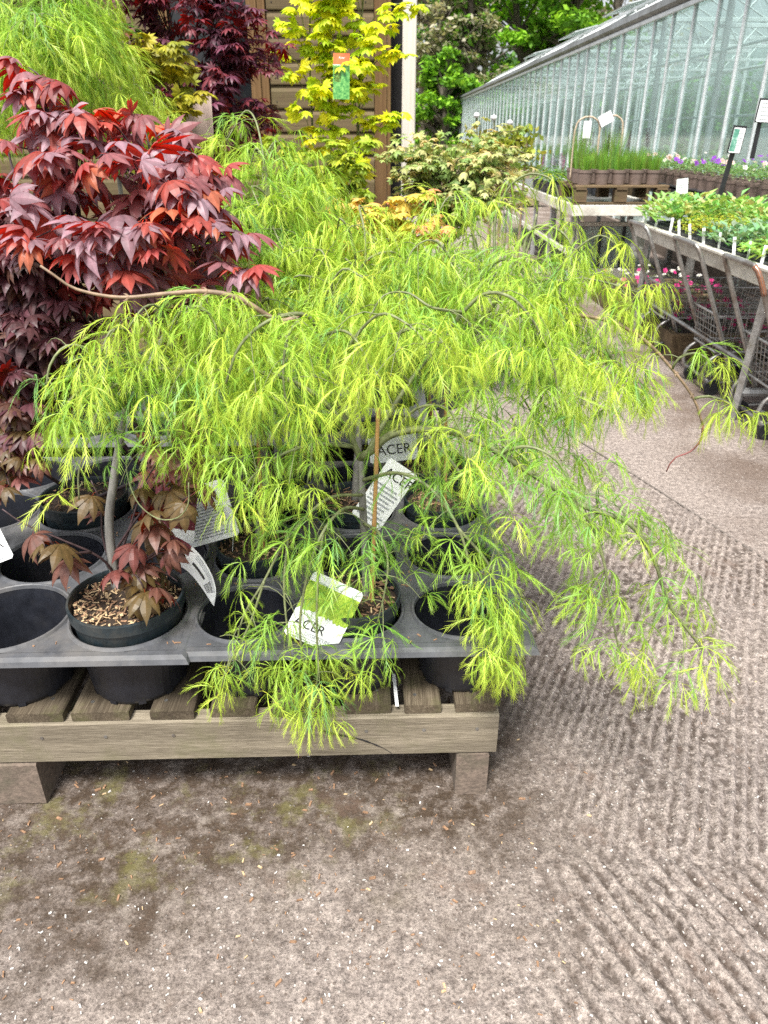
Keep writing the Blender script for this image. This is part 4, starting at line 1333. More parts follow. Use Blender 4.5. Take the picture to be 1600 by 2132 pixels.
# ---- lacy maple behind it, near the tray's free edge
rd = random.Random(12)
t, s0 = potted('lacy green maple with brown cane in the third row beside the path', cell(2, 2), seed=2, light=.1)
mb = MB()
trunk = [s0 - Vector((.005, 0, .01)), at(912, 960, 1.93), at(925, 820, 1.90), at(955, 740, 1.88), at(985, 690, 1.86)]
pts = catmull(trunk, .02)
mb.tube(pts, [.0095 - .003 * i / len(pts) for i in range(len(pts))], 8)
part(mb, 'trunk', M['bark_grey'], t, smooth=True)
cane(t, s0 + Vector((.012, -.012, 0)), at(930, 640, 1.86), .0045)
LV = []; mb = MB(); mbt = MB(); ax = Vector((trunk[-1].x, 1.88, 1))
C0 = (985, 690, 1.86)
B = [
 (P3(C0, (1040, 620, 1.85), (1085, 560, 1.85), (1095, 500, 1.86), (1120, 470, 1.85), (1165, 480, 1.82), (1190, 510, 1.80), (1200, 560, 1.79)), .0050, .35, (.3, .8)),
 (P3((1085, 560, 1.85), (1105, 500, 1.86), (1118, 446, 1.86)), .0032, 2.0, (.3, .8)),
 (P3((1040, 620, 1.85), (1030, 520, 1.92), (1035, 440, 1.95), (1065, 385, 1.95), (1105, 362, 1.93), (1150, 375, 1.91), (1165, 420, 1.90), (1170, 470, 1.90)), .0036, .45, (.7, 1.)),
 (P3(C0, (1000, 590, 1.93), (985, 490, 1.98), (965, 425, 1.99), (935, 410, 1.97), (915, 440, 1.95)), .0040, .35, (.4, .95)),
 (P3(C0, (1060, 640, 1.80), (1130, 600, 1.75), (1200, 580, 1.71), (1270, 590, 1.68), (1330, 610, 1.66)), .0040, .28, (.45, 1.)),
 (P3((1130, 600, 1.75), (1200, 520, 1.73), (1250, 490, 1.72), (1285, 510, 1.71)), .0024, .45, (.6, 1.)),
 (P3(C0, (1050, 700, 1.76), (1120, 730, 1.68), (1180, 800, 1.62), (1210, 880, 1.58)), .0036, .2, (.15, .7)),
 (P3(C0, (1040, 760, 1.76), (1090, 830, 1.66), (1130, 900, 1.60), (1170, 960, 1.57)), .0032, .2, (.1, .5)),
 (P3((1050, 700, 1.76), (1140, 680, 1.70), (1230, 720, 1.66), (1290, 760, 1.63), (1320, 820, 1.61)), .0028, .3, (.3, .8)),
 (P3(C0, (940, 610, 1.92), (880, 560, 1.94), (820, 550, 1.92), (770, 580, 1.88)), .0036, .2, (.3, .75)),
 (P3(C0, (930, 680, 1.82), (880, 660, 1.76), (840, 690, 1.72)), .0030, .2, (.2, .6)),
 (P3(C0, (1000, 760, 1.74), (990, 850, 1.66), (960, 920, 1.62)), .0030, .2, (.1, .5)),
 (P3((985, 640, 1.90), (1020, 560, 1.86), (1060, 540, 1.80), (1100, 570, 1.76), (1120, 630, 1.74)), .0028, .3, (.4, .9)),
 (P3((985, 640, 1.90), (940, 540, 1.90), (900, 500, 1.88), (860, 520, 1.85), (840, 570, 1.83)), .0028, .3, (.4, .9)),
 (P3((1085, 560, 1.85), (1130, 540, 1.78), (1160, 580, 1.74), (1170, 650, 1.72)), .0024, .3, (.3, .8)),
 (P3(C0, (1070, 660, 1.78), (1150, 660, 1.72), (1220, 690, 1.68), (1255, 750, 1.66)), .0026, .3, (.4, .9)),
 (P3(C0, (1010, 600, 1.84), (1060, 570, 1.78), (1120, 610, 1.72), (1150, 680, 1.69), (1160, 740, 1.68)), .0026, .3, (.4, .9)),
 (P3(C0, (1080, 700, 1.72), (1140, 760, 1.66), (1170, 850, 1.63)), .0026, .25, (.2, .7)),
]
for path, r0, st, yg in B:
    if st > 1:
        p_ = catmull(path, .015); mb.tube(p_, [r0 * .9] * len(p_), 6); continue
    thin = path[-1].z > 1.12 and path[-1].x > .18
    lace_branch(mb, path, rd, r0, LV, ax, st, .062 if thin else .040, (.05, .09) if thin else (.06, .15), .95 if thin else 1.05, yg, 9, .2 if thin else .52)
# long whip hanging out over the path
wh = SHOOT = P3((1060, 640, 1.80), (1130, 648, 1.74), (1195, 655, 1.70), (1270, 669, 1.66), (1340, 706, 1.63), (1400, 768, 1.61), (1445, 830, 1.60), (1464, 885, 1.595))
p_ = catmull(wh, .015); mbt.tube(p_, [.0052 * (1 - .5 * i / len(p_)) for i in range(len(p_))], 7)
p2 = catmull(P3((1464, 885, 1.595), (1460, 915, 1.595), (1438, 940, 1.59), (1408, 952, 1.585), (1396, 965, 1.585), (1388, 982, 1.585)), .01)
mbr = MB(); mbr.tube(p2, [.0030 * (1 - .6 * i / len(p2)) for i in range(len(p2))], 6)
for path, yg in ((P3((1400, 768, 1.61), (1415, 745, 1.60), (1450, 735, 1.59), (1485, 755, 1.58)), (.8, 1.)),
                 (P3((1445, 830, 1.60), (1475, 825, 1.59), (1520, 840, 1.57), (1545, 870, 1.565)), (.8, 1.)),
                 (P3((1270, 669, 1.66), (1262, 720, 1.64), (1290, 770, 1.62), (1325, 840, 1.61)), (.3, .85)),
                 (P3((1270, 669, 1.66), (1310, 640, 1.65), (1350, 600, 1.64)), (.8, 1.))):
    lace_branch(mb, path, rd, .0026, LV, ax, .15, .030, (.03, .07), .95, yg, 9, .25)
part(mb, 'branches', M['bark_green'], t, smooth=True)
sh = part(mbt, 'bare_shoot', M['bark_tan'], t, smooth=True)
buds_on(SHOOT, t, sh)
part(mbr, 'red_tip', M['bark_red'], t, smooth=True)
put_leaves(t, LV, LACE)
print('right leaves', len(LV))

def auto_lace(label, c, seed, top, tips, sc=1.1, young=(.25, .8), spacing=.055, twig=(.06, .16), pal=(LIME, YEL, GRN, BLU), pot_args=None, canes=None, bark='bark_green', trunk_mid=None, maxobj=300, r0=.0045, name='potted_maple', tall=False, tp=.5):
    """weeping maple: arching branches from the top of the stem to listed tips"""
    rd = random.Random(seed)
    t, s0 = potted(label, c, seed=seed, name=name, **(pot_args or {}))
    tr_ = [s0 - Vector((0, 0, .01))] + (trunk_mid or [s0.lerp(top, .5) + Vector((.01, 0, 0))]) + [top]
    mb = MB(); pts = catmull(tr_, .03)
    mb.tube(pts, [.012 - .005 * i / len(pts) for i in range(len(pts))], 8)
    part(mb, 'trunk', M['bark_grey'], t, smooth=True)
    if canes:
        cane(t, s0 + Vector((.014, -.01, 0)), canes)
    LV = []; mb = MB()
    for tip in tips:
        st = pts[rd.randrange(int(len(pts) * .72), len(pts))]
        d = tip - st
        h = max(.03, .25 * Vector((d.x, d.y, 0)).length + .5 * max(0, d.z))
        m1 = st.lerp(tip, .35) + Vector((rd.gauss(0, .02), rd.gauss(0, .02), h * .9))
        m2 = st.lerp(tip, .72) + Vector((rd.gauss(0, .02), rd.gauss(0, .02), h * .75))
        lace_branch(mb, [st, m1, m2, tip], rd, r0, LV, Vector((top.x, top.y, 0)), .25, spacing, twig, sc, young, 9, tp, pal=pal)
    part(mb, 'branches', M[bark], t, smooth=True)
    LV = prune(LV, [(-.47, -.29, 1.1, 1.60, .40, .72, .12), (-1.3, -.60, 1.0, 1.7, .3, 1.2, .2)], rd)
    put_leaves(t, LV, LACE, maxobj)
    print(label[:30], len(LV))
    return t

# ---- lacy maple in the second row with upright cane
auto_lace('lacy green maple with orange cane and white label in the second row', cell(0, 1), 13, at(545, 800, 1.68),
    P3((560, 640, 1.75), (470, 660, 1.65), (640, 690, 1.75), (500, 760, 1.52), (420, 740, 1.60), (600, 760, 1.5), (450, 860, 1.52), (560, 880, 1.5), (640, 850, 1.6), (400, 820, 1.72), (520, 700, 1.6)),
    1.0, (.15, .7), .055, canes=at(530, 760, 1.63), pot_args=dict(light=.15))
# ---- lacy maple in the fourth row
auto_lace('lacy green maple in the rear row beside the path with a white label', cell(2, 3), 14, at(880, 760, 2.15),
    P3((800, 540, 2.25), (860, 520, 2.3), (920, 550, 2.2), (1000, 540, 2.2), (1040, 590, 2.1), (960, 640, 2.0), (780, 600, 2.1), (720, 620, 2.1), (850, 640, 1.98), (700, 540, 2.3), (900, 760, 2.0), (840, 820, 2.02), (1010, 740, 2.05)),
    1.15, (.2, .75), .065, canes=at(880, 700, 2.1), pot_args=dict(light=.1))
# ---- the lacy maple whose dome rises behind the red maple
auto_lace('lacy green maple doming up behind the red maple, below the shed window', cell(0, 3), 15, at(570, 560, 2.2),
    P3((470, 295, 2.30), (520, 350, 2.2), (560, 330, 2.3), (470, 400, 2.1), (600, 420, 2.2), (650, 470, 2.15), (540, 430, 2.05), (460, 480, 2.05), (420, 450, 2.2), (590, 520, 2.0), (520, 540, 1.98), (680, 540, 2.1), (450, 560, 2.0), (610, 600, 1.98), (700, 440, 2.35), (640, 390, 2.35)),
    1.2, (.3, .75), .060, canes=None, pot_args=dict(light=.1))
# ---- small gold-leaved lacy maple filling between rows (centre)
auto_lace('low lacy yellow-green maple hidden among the middle row crowns', cell(1, 2), 16, at(740, 720, 1.92),
    P3((640, 560, 1.98), (700, 500, 2.02), (780, 480, 2.05), (860, 560, 1.95), (820, 620, 1.85), (660, 640, 1.86), (740, 560, 1.9), (600, 620, 1.9), (900, 620, 1.9)),
    1.1, (.35, .8), .060, canes=None, pot_args=dict(light=.1))

# ---- grafted maple at the picture's edge: lacy green crown, maroon shoots at the foot
rd = random.Random(17)
cL = cell(2, 0, True)
t, s0 = potted('grafted maple with lacy green crown and maroon leaves sprouting over its pale mulch', cL, .124, .185, seed=17, n=420, light=.5)
trunk = [Vector((at(238, 1200, 1.42).x, 1.42, s0.z - .01)), at(228, 1100, 1.42), at(236, 1010, 1.42), at(250, 920, 1.43), at(262, 850, 1.44), at(300, 780, 1.45), at(350, 690, 1.47), at(395, 640, 1.48)]
pts = catmull(trunk, .02)
part(MB().tube(pts, [.0115 - .0065 * i / len(pts) for i in range(len(pts))], 9), 'trunk', M['bark_grey'], t, smooth=True)
LV = []; mb = MB(); ax = Vector((trunk[4].x, 1.44, 1))
E0 = (262, 850, 1.44)
for path, r0, st, yg in (
 (P3(E0, (240, 780, 1.42), (190, 730, 1.40), (140, 720, 1.38), (105, 760, 1.36), (95, 830, 1.35)), .0036, .25, (.2, .7)),
 (P3(E0, (280, 740, 1.40), (265, 690, 1.36), (230, 690, 1.32), (210, 740, 1.30)), .0032, .35, (.5, 1.)),
 (P3(E0, (220, 800, 1.36), (170, 810, 1.31), (130, 860, 1.28), (110, 930, 1.27)), .0030, .2, (.15, .7)),
 (P3(E0, (250, 800, 1.34), (215, 830, 1.29), (190, 900, 1.26), (165, 980, 1.25), (165, 1040, 1.25)), .0028, .2, (.15, .95)),
 (P3((300, 780, 1.45), (330, 800, 1.38), (350, 860, 1.33), (350, 920, 1.31)), .0028, .2, (.15, .5)),
 (P3((300, 780, 1.45), (380, 750, 1.40), (440, 780, 1.36), (470, 850, 1.34)), .0030, .2, (.2, .6)),
 (P3((350, 690, 1.47), (380, 650, 1.42), (420, 640, 1.37), (450, 680, 1.34), (450, 740, 1.33)), .0028, .2, (.5, 1.)),
 (P3((350, 690, 1.47), (330, 640, 1.42), (300, 640, 1.38), (270, 680, 1.35)), .0026, .25, (.5, 1.)),
 (P3((395, 640, 1.48), (450, 610, 1.44), (500, 640, 1.40), (520, 700, 1.38)), .0028, .2, (.4, .95)),
 (P3(E0, (300, 860, 1.36), (310, 920, 1.32), (290, 980, 1.30)), .0024, .25, (.1, .4)),
):
    lace_branch(mb, path, rd, r0, LV, ax, st, .046, (.05, .12), 1.0, yg, 9, .40)
# long curling thread from the crown hanging in front of the maroon shoots
th = P3((262, 950, 1.34), (268, 1000, 1.30), (290, 1050, 1.28), (330, 1080, 1.27), (370, 1078, 1.27), (392, 1050, 1.27), (393, 1005, 1.27))
mb.tube(catmull(th, .01), .0013, 5)
part(mb, 'branches', M['bark_green'], t, smooth=True)
LV = prune(LV, [(-.64, -.30, 1.0, 1.7, .3, .80, .06), (-.60, -.36, 1.0, 1.7, .79, .85, .4), (-1.2, -.625, 1, 1.7, .3, 1.2, .0), (-.63, -.57, 1, 1.7, .3, 1.2, .65)], rd)
put_leaves(t, LV, LACE, 240)
print('grafted', len(LV))
# maroon shoots
RV = []
mb = MB()
MAR = [(0.11, 0.050, 0.036), (0.125, 0.056, 0.04), (0.10, 0.068, 0.026), (0.15, 0.05, 0.042), (0.095, 0.066, 0.022)]
shoots = [P3((240, 1205, 1.42), (225, 1175, 1.40), (190, 1150, 1.38), (120, 1120, 1.36), (50, 1090, 1.35), (5, 1060, 1.35)),
          P3((238, 1190, 1.42), (280, 1140, 1.40), (320, 1080, 1.39), (360, 1010, 1.39)),
          P3((238, 1190, 1.42), (270, 1100, 1.44), (300, 1010, 1.46), (330, 960, 1.47)),
          P3((240, 1210, 1.41), (290, 1180, 1.37), (340, 1150, 1.35), (385, 1170, 1.33)),
          P3((240, 1200, 1.42), (215, 1120, 1.44), (210, 1050, 1.45), (190, 1000, 1.46)),
          P3((240, 1210, 1.41), (262, 1190, 1.35), (285, 1200, 1.31), (300, 1225, 1.30)),
          P3((190, 1150, 1.38), (130, 1150, 1.33), (100, 1120, 1.31)),
          P3((240, 1205, 1.42), (300, 1120, 1.36), (350, 1060, 1.33), (400, 1030, 1.32)),
          P3((240, 1205, 1.42), (310, 1160, 1.34), (360, 1120, 1.31)),
          P3((238, 1150, 1.42), (300, 1060, 1.42), (380, 980, 1.42)),
          P3((240, 1210, 1.41), (330, 1190, 1.36), (370, 1210, 1.33)),
          P3((240, 1210, 1.41), (270, 1220, 1.33), (265, 1270, 1.30))]
for si, path in enumerate(shoots):
    pp = catmull(path, .012)
    mb.tube(pp, [.0028 * (1 - .7 * i / len(pp)) + .0006 for i in range(len(pp))], 5)
    for i in range(int(len(pp) * .3), len(pp), 5):
        for sg in (-1, 1):
            if rd.random() < (.40 if si == 0 else .36): continue
            T = pp[min(i + 1, len(pp) - 1)] - pp[i - 1]
            yaw = math.atan2(T.y, T.x) + sg * rd.uniform(.5, 1.5) if rd.random() < .6 else rd.uniform(-2.6, -.5)
            RV.append((rd.randrange(len(RED)), pp[i], (rd.gauss(0, .4), rd.gauss(0, .4), yaw), rd.uniform(.7, 1.08), rd.choice(MAR)))
part(mb, 'maroon_shoots', M['bark_dark'], t, smooth=True)
b0 = t.location
RV = [l for l in RV if not (abs(l[1].x - at(232, 1060, 1.42).x) < .045 and l[1].y < 1.44 and l[1].z > .50)]
for vi, loc, rot, sc, col in RV:
    vi = (1, 3, 5, 6)[vi % 4]
    linkcopy(RED[vi]['me'], 'maroon_leaf', t, Vector(loc) - b0, rot, sc, (*col, 1))
print('maroon', len(RV))

# ------------------------------------------------------------------ upright palmate maples
def palmate(label, c, seed, stems, tips, variants, palette, leaf_sc=(.8, 1.2), spacing=.045, pot_args=None, bark='bark_dark', tip_pal=None, maxobj=300, on_ground=False, r0=.0055, start=.35, droop=.06, face=.0, cat='maple', turn=.12):
    """stems: polylines; tips: branch ends; leaves in opposite pairs along the outer branch"""
    rd = random.Random(seed)
    t, s0 = potted(label, c, seed=seed, **(pot_args or {}))
    mb = MB(); allp = []
    for st in stems:
        st = [s0 - Vector((0, 0, .01)) + Vector((rd.uniform(-.02, .02), rd.uniform(-.02, .02), 0))] + st
        pts = catmull(st, .02)
        mb.tube(pts, [r0 * (1 - .75 * i / len(pts)) + .001 for i in range(len(pts))], 7)
        allp += [(p, i / len(pts)) for i, p in enumerate(pts)]
    part(mb, 'stems', M[bark], t, smooth=True)
    LV = []; mb = MB()
    cen = sum((tp for tp in tips), Vector()) / len(tips)
    for tip in tips:
        cand = [(p - tip).length + (0.6 * max(0, p.z - tip.z + .02)) for p, f in allp]
        k = min(range(len(cand)), key=lambda i: cand[i] if allp[i][1] > .2 else 9)
        # start a little lower on the stem for a natural fork
        k = max(0, k - rd.randrange(2, 9))
        st = allp[k][0]
        L = (tip - st).length
        mid = st.lerp(tip, .55) + Vector((rd.gauss(0, .012), rd.gauss(0, .012), L * .16 + .01))
        pts = catmull([st, mid, tip], .01)
        mb.tube(pts, [.0020 * (1 - .6 * i / len(pts)) + .0006 for i in range(len(pts))], 5, cap=False)
        dd = 0; nxt = L * start; kk = 0
        for i in range(1, len(pts)):
            dd += (pts[i] - pts[i - 1]).length
            if dd < nxt and i < len(pts) - 1: continue
            nxt = dd + spacing * rd.uniform(.7, 1.3); kk += 1
            T = pts[i] - pts[i - 1]
            out = pts[i] - cen
            h = math.atan2(T.y + out.y * .02, T.x + out.x * .02)
            last = i >= len(pts) - 2
            for sg in ((-1, 0, 1) if last else (-1, 1)):
                yaw = h + sg * rd.uniform(.6, 1.5)
                if rd.random() < face:
                    yaw = rd.uniform(-math.pi * .85, -math.pi * .15)
                f = dd / max(L, .01)
                col = rd.choice(tip_pal if (tip_pal and rd.random() < (.5 if f > .72 else .12)) else palette)
                q = rd.uniform(.8, 1.2)
                flip = rd.choice((-1, 1)) * rd.uniform(.8, 1.7) if rd.random() < turn else 0
                LV.append((rd.randrange(len(variants)), pts[i], (rd.gauss(0, .24) + flip, rd.gauss(0, .24), yaw), rd.uniform(*leaf_sc) * (.75 if last else 1), tuple(x * q for x in col)))
    part(mb, 'branches', M[bark], t, smooth=True)
    put_leaves(t, LV, variants, maxobj)
    print(label[:34], len(LV))
    return t
def blob(seed, n, c, rad, cam_bias=.3, shell=.5):
    """n branch ends in an ellipsoid, more of them near its surface"""
    rd = random.Random(seed); out = []
    while len(out) < n:
        d = Vector((rd.gauss(0, 1), rd.gauss(0, 1), rd.gauss(0, 1))).normalized()
        r_ = rd.uniform(shell, 1.0)
        p = Vector((d.x * rad[0], d.y * rad[1], d.z * rad[2])) * r_
        if p.y > 0 and rd.random() < cam_bias: continue
        out.append(Vector(c) + p)
    return out
REDP = [(0.224, 0.136, 0.159), (0.248, 0.153, 0.183), (0.212, 0.1, 0.112), (0.189, 0.112, 0.13), (0.236, 0.083, 0.083), (0.26, 0.171, 0.201), (0.236, 0.147, 0.177)]
REDT = [(0.26, 0.05, 0.045), (0.30, 0.06, 0.045), (0.21, 0.075, 0.08), (0.34, 0.10, 0.05)]
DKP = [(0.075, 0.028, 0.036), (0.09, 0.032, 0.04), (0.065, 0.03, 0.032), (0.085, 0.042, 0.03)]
palmate('tall red maple with large glossy purple-red leaves beside the lacy maples', cell(2, 2, True), 31,
    [P3((210, 700, 1.72), (205, 560, 1.74), (160, 430, 1.76), (130, 300, 1.78), (70, 175, 1.80)),
     P3((345, 700, 1.72), (340, 560, 1.72), (330, 420, 1.76), (290, 300, 1.8)),
     P3((100, 720, 1.75), (80, 560, 1.78), (40, 400, 1.82), (10, 290, 1.84)),
     P3((375, 700, 1.74), (370, 560, 1.74), (400, 440, 1.74), (420, 330, 1.78))],
    blob(32, 38, at(195, 430, 1.76), (.34, .22, .22)) + P3((60, 140, 1.80), (80, 190, 1.78), (120, 180, 1.76), (150, 240, 1.74), (90, 240, 1.72), (200, 250, 1.76), (300, 240, 1.8), (380, 280, 1.8), (410, 330, 1.78), (490, 490, 1.6), (510, 560, 1.58), (430, 460, 1.58), (300, 470, 1.52), (220, 480, 1.50), (150, 490, 1.50), (60, 500, 1.52), (330, 520, 1.52), (250, 560, 1.52), (180, 540, 1.53), (20, 420, 1.58), (100, 330, 1.6), (200, 330, 1.58), (280, 340, 1.6), (350, 380, 1.6), (20, 300, 1.7), (400, 400, 1.62)),
    RED, REDP, (.92, 1.38), .064, dict(r=.118, h=.185, light=.1), 'bark_dark', REDT, 300, face=.6, turn=.10)
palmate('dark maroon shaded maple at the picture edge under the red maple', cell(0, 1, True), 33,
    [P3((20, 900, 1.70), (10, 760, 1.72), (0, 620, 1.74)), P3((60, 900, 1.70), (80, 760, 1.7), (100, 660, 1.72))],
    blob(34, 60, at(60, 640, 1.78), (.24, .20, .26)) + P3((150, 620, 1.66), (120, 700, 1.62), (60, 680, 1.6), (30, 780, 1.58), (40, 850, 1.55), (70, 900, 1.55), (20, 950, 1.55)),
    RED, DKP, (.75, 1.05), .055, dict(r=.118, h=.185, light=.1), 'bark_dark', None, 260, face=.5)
palmate('small bronze-maroon maple low beside the empty cups', cell(0, 0, True) + Vector((.0, .26, 0)) if False else cell(1, 2, True), 35,
    [P3((60, 960, 1.78), (40, 900, 1.76), (20, 840, 1.74)), P3((420, 940, 1.78), (430, 880, 1.74))],
    P3((10, 820, 1.62), (40, 860, 1.58), (70, 900, 1.56), (20, 930, 1.54), (60, 960, 1.52), (20, 1010, 1.50), (410, 860, 1.6), (450, 880, 1.58), (470, 850, 1.62), (350, 980, 1.6), (400, 1010, 1.56), (330, 1030, 1.56)),
    RED, MAR, (.7, .95), .055, dict(r=.118, h=.185, light=.12), 'bark_dark', None, 200, face=.55)
# purple maple before the shed
gp = lambda px, Y: Vector((at(px, 400, Y).x, Y, (.012 if Y > 3.55 else ZS + .03)))
# second pallet and tray further back, between the rows
t_p2 = thing('timber_pallet', 'shaded timber pallet in the rear carrying the maples before the shed', 'pallet', rotp(-.55, 2.5, ZB0))
for yy in (2.46, 3.0, 3.52):
    part(MB().cbox(rotp(-.6, yy, (ZB0 + ZB1) / 2), (1.7, .044, ZB1 - ZB0), .004, ROT), 'beam', M['beam'], t_p2)
    for xx in (-1.35, -.6, .15):
        part(MB().cbox(rotp(xx, yy + .01, .063), (.12, .09, .127), .004, ROT), 'block', M['pallet'], t_p2)
for k in range(11):
    part(MB().cbox(rotp(-1.38 + k * .156, 3.0, (ZB1 + ZS) / 2 + .0012), (.12, 1.10, ZS - ZB1), .003, ROT), 'slat', M['pallet'], t_p2)
tray('shaded carrier tray on the rear pallet behind the lacy maples', -.60, .20, 2.47, 3.50, 3, 4, .112, ZT)
tray('shaded carrier tray on the rear pallet behind the red maple', -1.42, -.66, 2.47, 3.50, 3, 4, .112, ZT)
palmate('dark purple maple standing before the shed window', gp(430, 4.0), 37,
    [P3((400, 560, 3.95), (395, 350, 3.95), (370, 180, 3.95), (340, -40, 3.95)), P3((440, 540, 3.95), (450, 350, 3.92), (450, 200, 3.9), (430, -20, 3.9)), P3((380, 560, 4.0), (330, 300, 4.05), (290, 60, 4.05))],
    blob(38, 150, at(385, 150, 3.85), (.46, .30, .66)) + P3((520, 40, 3.7), (515, 75, 3.7), (500, 120, 3.7), (540, 230, 3.7), (550, 270, 3.7), (500, 260, 3.65), (470, 300, 3.65), (440, 220, 3.6), (460, 150, 3.6), (400, 330, 3.6), (420, 380, 3.6), (480, 60, 3.65), (400, 60, 3.6), (520, 290, 3.7)),
    PURP, [(0.075, 0.026, 0.044), (0.095, 0.032, 0.052), (0.12, 0.036, 0.05), (0.07, 0.024, 0.038)], (1.15, 1.5), .075, dict(r=.16, h=.26, light=.1), 'bark_dark', [(0.16, 0.034, 0.045), (0.13, 0.04, 0.07)], 300, face=.6, r0=.010)
# yellow-green maple between
palmate('shaded yellow-olive maple between the lacy standard and the purple maple', gp(330, 3.5), 39,
    [P3((330, 500, 3.4), (320, 300, 3.35), (300, 120, 3.3)), P3((340, 500, 3.4), (370, 300, 3.35), (380, 160, 3.3))],
    blob(40, 22, at(330, 190, 3.3), (.20, .16, .22)) + P3((260, 60, 3.2), (270, 110, 3.2), (360, 90, 3.2), (390, 240, 3.2), (340, 240, 3.2), (380, 200, 3.2)),
    GOLD, [(0.30, 0.30, 0.02), (0.22, 0.25, 0.02), (0.36, 0.33, 0.03)], (1.0, 1.35), .075, dict(r=.14, h=.24, light=.1), 'bark_green', None, 220, face=.6, r0=.008)
# golden maple with hanging tag
palmate('tall golden-yellow maple with a picture tag before the shed boards', gp(715, 4.35), 41,
    [P3((690, 560, 4.3), (690, 330, 4.3), (685, 150, 4.3), (690, -60, 4.3)), P3((660, 560, 4.3), (652, 300, 4.3), (645, 100, 4.3), (650, -40, 4.3)), P3((720, 560, 4.3), (745, 300, 4.3), (750, 100, 4.3), (760, -40, 4.3))],
    blob(42, 66, at(705, 90, 4.22), (.185, .22, .58), shell=.3) + P3((600, 30, 4.2), (590, 50, 4.2), (585, 110, 4.2), (595, 160, 4.2), (810, 60, 4.2), (845, 30, 4.2), (870, 15, 4.2), (850, 115, 4.2), (820, 110, 4.2), (830, 240, 4.2), (810, 250, 4.2), (790, 180, 4.2), (770, 260, 4.2), (620, 220, 4.2), (650, 290, 4.2), (740, 310, 4.2)),
    GOLD, [(0.64, 0.72, 0.022), (0.56, 0.72, 0.03), (0.72, 0.73, 0.025), (0.44, 0.64, 0.03)], (.9, 1.35), .070, dict(r=.16, h=.26, light=.1), 'bark_green', None, 300, face=.55, r0=.009)
palmate('loose lime-green maple below the golden maple at the shed foot', gp(690, 3.7), 43,
    [P3((690, 560, 3.6), (690, 420, 3.6), (680, 330, 3.6)), P3((660, 560, 3.6), (640, 430, 3.6), (620, 340, 3.6))],
    blob(44, 22, at(680, 380, 3.5), (.20, .16, .16)) + P3((600, 310, 3.45), (570, 290, 3.45), (620, 350, 3.4), (700, 300, 3.45), (740, 330, 3.4), (780, 300, 3.45), (760, 400, 3.4)),
    GOLD, [(0.30, 0.42, 0.03), (0.38, 0.46, 0.04), (0.24, 0.36, 0.03)], (.85, 1.15), .07, dict(r=.14, h=.24, light=.1), 'bark_green', None, 220, face=.5, r0=.007)
# yellow maple with orange tips behind the middle rows
palmate('pale yellow maple with orange-pink tips behind the middle lacy maples', gp(790, 2.9), 45,
    [P3((790, 640, 2.85), (790, 520, 2.8), (770, 450, 2.8)), P3((800, 640, 2.85), (830, 520, 2.8), (860, 430, 2.8))],
    blob(46, 20, at(780, 490, 2.75), (.22, .14, .10)) + P3((690, 430, 2.7), (720, 420, 2.7), (760, 420, 2.7), (800, 430, 2.7), (840, 415, 2.7), (870, 405, 2.7), (885, 400, 2.7), (830, 450, 2.65), (900, 450, 2.7), (930, 470, 2.7), (870, 470, 2.65), (700, 470, 2.65)),
    RED_Y if False else [palm_leaf(600 + i, d, L, 7, .34, .32, 120, 'leaf_soft') for i, (d, L) in enumerate(((50, .050), (64, .054), (40, .048)))],
    [(0.58, 0.55, 0.08), (0.50, 0.54, 0.07), (0.62, 0.52, 0.12)], (.85, 1.2), .06, dict(r=.13, h=.22, light=.1), 'bark_tan', [(0.62, 0.40, 0.13), (0.60, 0.26, 0.13), (0.60, 0.50, 0.1)], 220, face=.5, r0=.006)
# round variegated maple
palmate('round-headed cream and bronze tinted green maple beside the timber post', gp(930, 4.1), 47,
    [P3((925, 560, 4.05), (925, 450, 4.05), (915, 400, 4.05), (880, 340, 4.05)), P3((930, 560, 4.05), (930, 440, 4.05), (960, 380, 4.05), (1010, 320, 4.05)), P3((928, 560, 4.05), (930, 420, 4.0), (930, 340, 4.0))],
    blob(48, 125, at(965, 375, 4.02), (.38, .32, .22), shell=.55) + blob(49, 22, at(850, 340, 4.0), (.16, .14, .14)) + P3((1000, 250, 4.0), (1040, 260, 4.0), (1085, 270, 4.0), (1100, 320, 3.9), (970, 270, 3.95), (1110, 350, 3.9), (900, 300, 3.9)),
    SMALL, [(0.24, 0.36, 0.10), (0.30, 0.40, 0.13), (0.19, 0.31, 0.09), (0.38, 0.42, 0.16)], (1.05, 1.5), .050, dict(r=.16, h=.26, light=.1), 'bark_tree', [(0.48, 0.50, 0.22), (0.52, 0.44, 0.20), (0.40, 0.46, 0.17)], 300, face=.4, r0=.009)

# tall lacy standard at the top corner
auto_lace('tall weeping lacy maple hanging over the top corner above the red maple', Vector((at(60, 400, 2.75).x, 2.75, ZS + .03)), 51, at(60, -120, 2.72),
    P3((24, 60, 2.5), (88, 40, 2.5), (152, 30, 2.6), (184, 60, 2.6), (216, 150, 2.6), (176, 140, 2.5), (120, 120, 2.45), (56, 130, 2.45), (8, 140, 2.45), (224, 210, 2.6), (152, 190, 2.5), (88, 190, 2.5), (40, 220, 2.5), (0, 230, 2.5), (192, 250, 2.6), (112, 250, 2.6), (56, 260, 2.55), (0, 280, 2.5), (152, 280, 2.6), (80, 290, 2.6), (24, 300, 2.6), (232, 100, 2.7), (136, 60, 2.5), (72, 90, 2.4), (8, 20, 2.5), (200, 20, 2.7)),
    1.25, (.2, .7), .060, (.06, .14), pot_args=dict(r=.15, h=.26, light=.1), r0=.006, tp=.6)
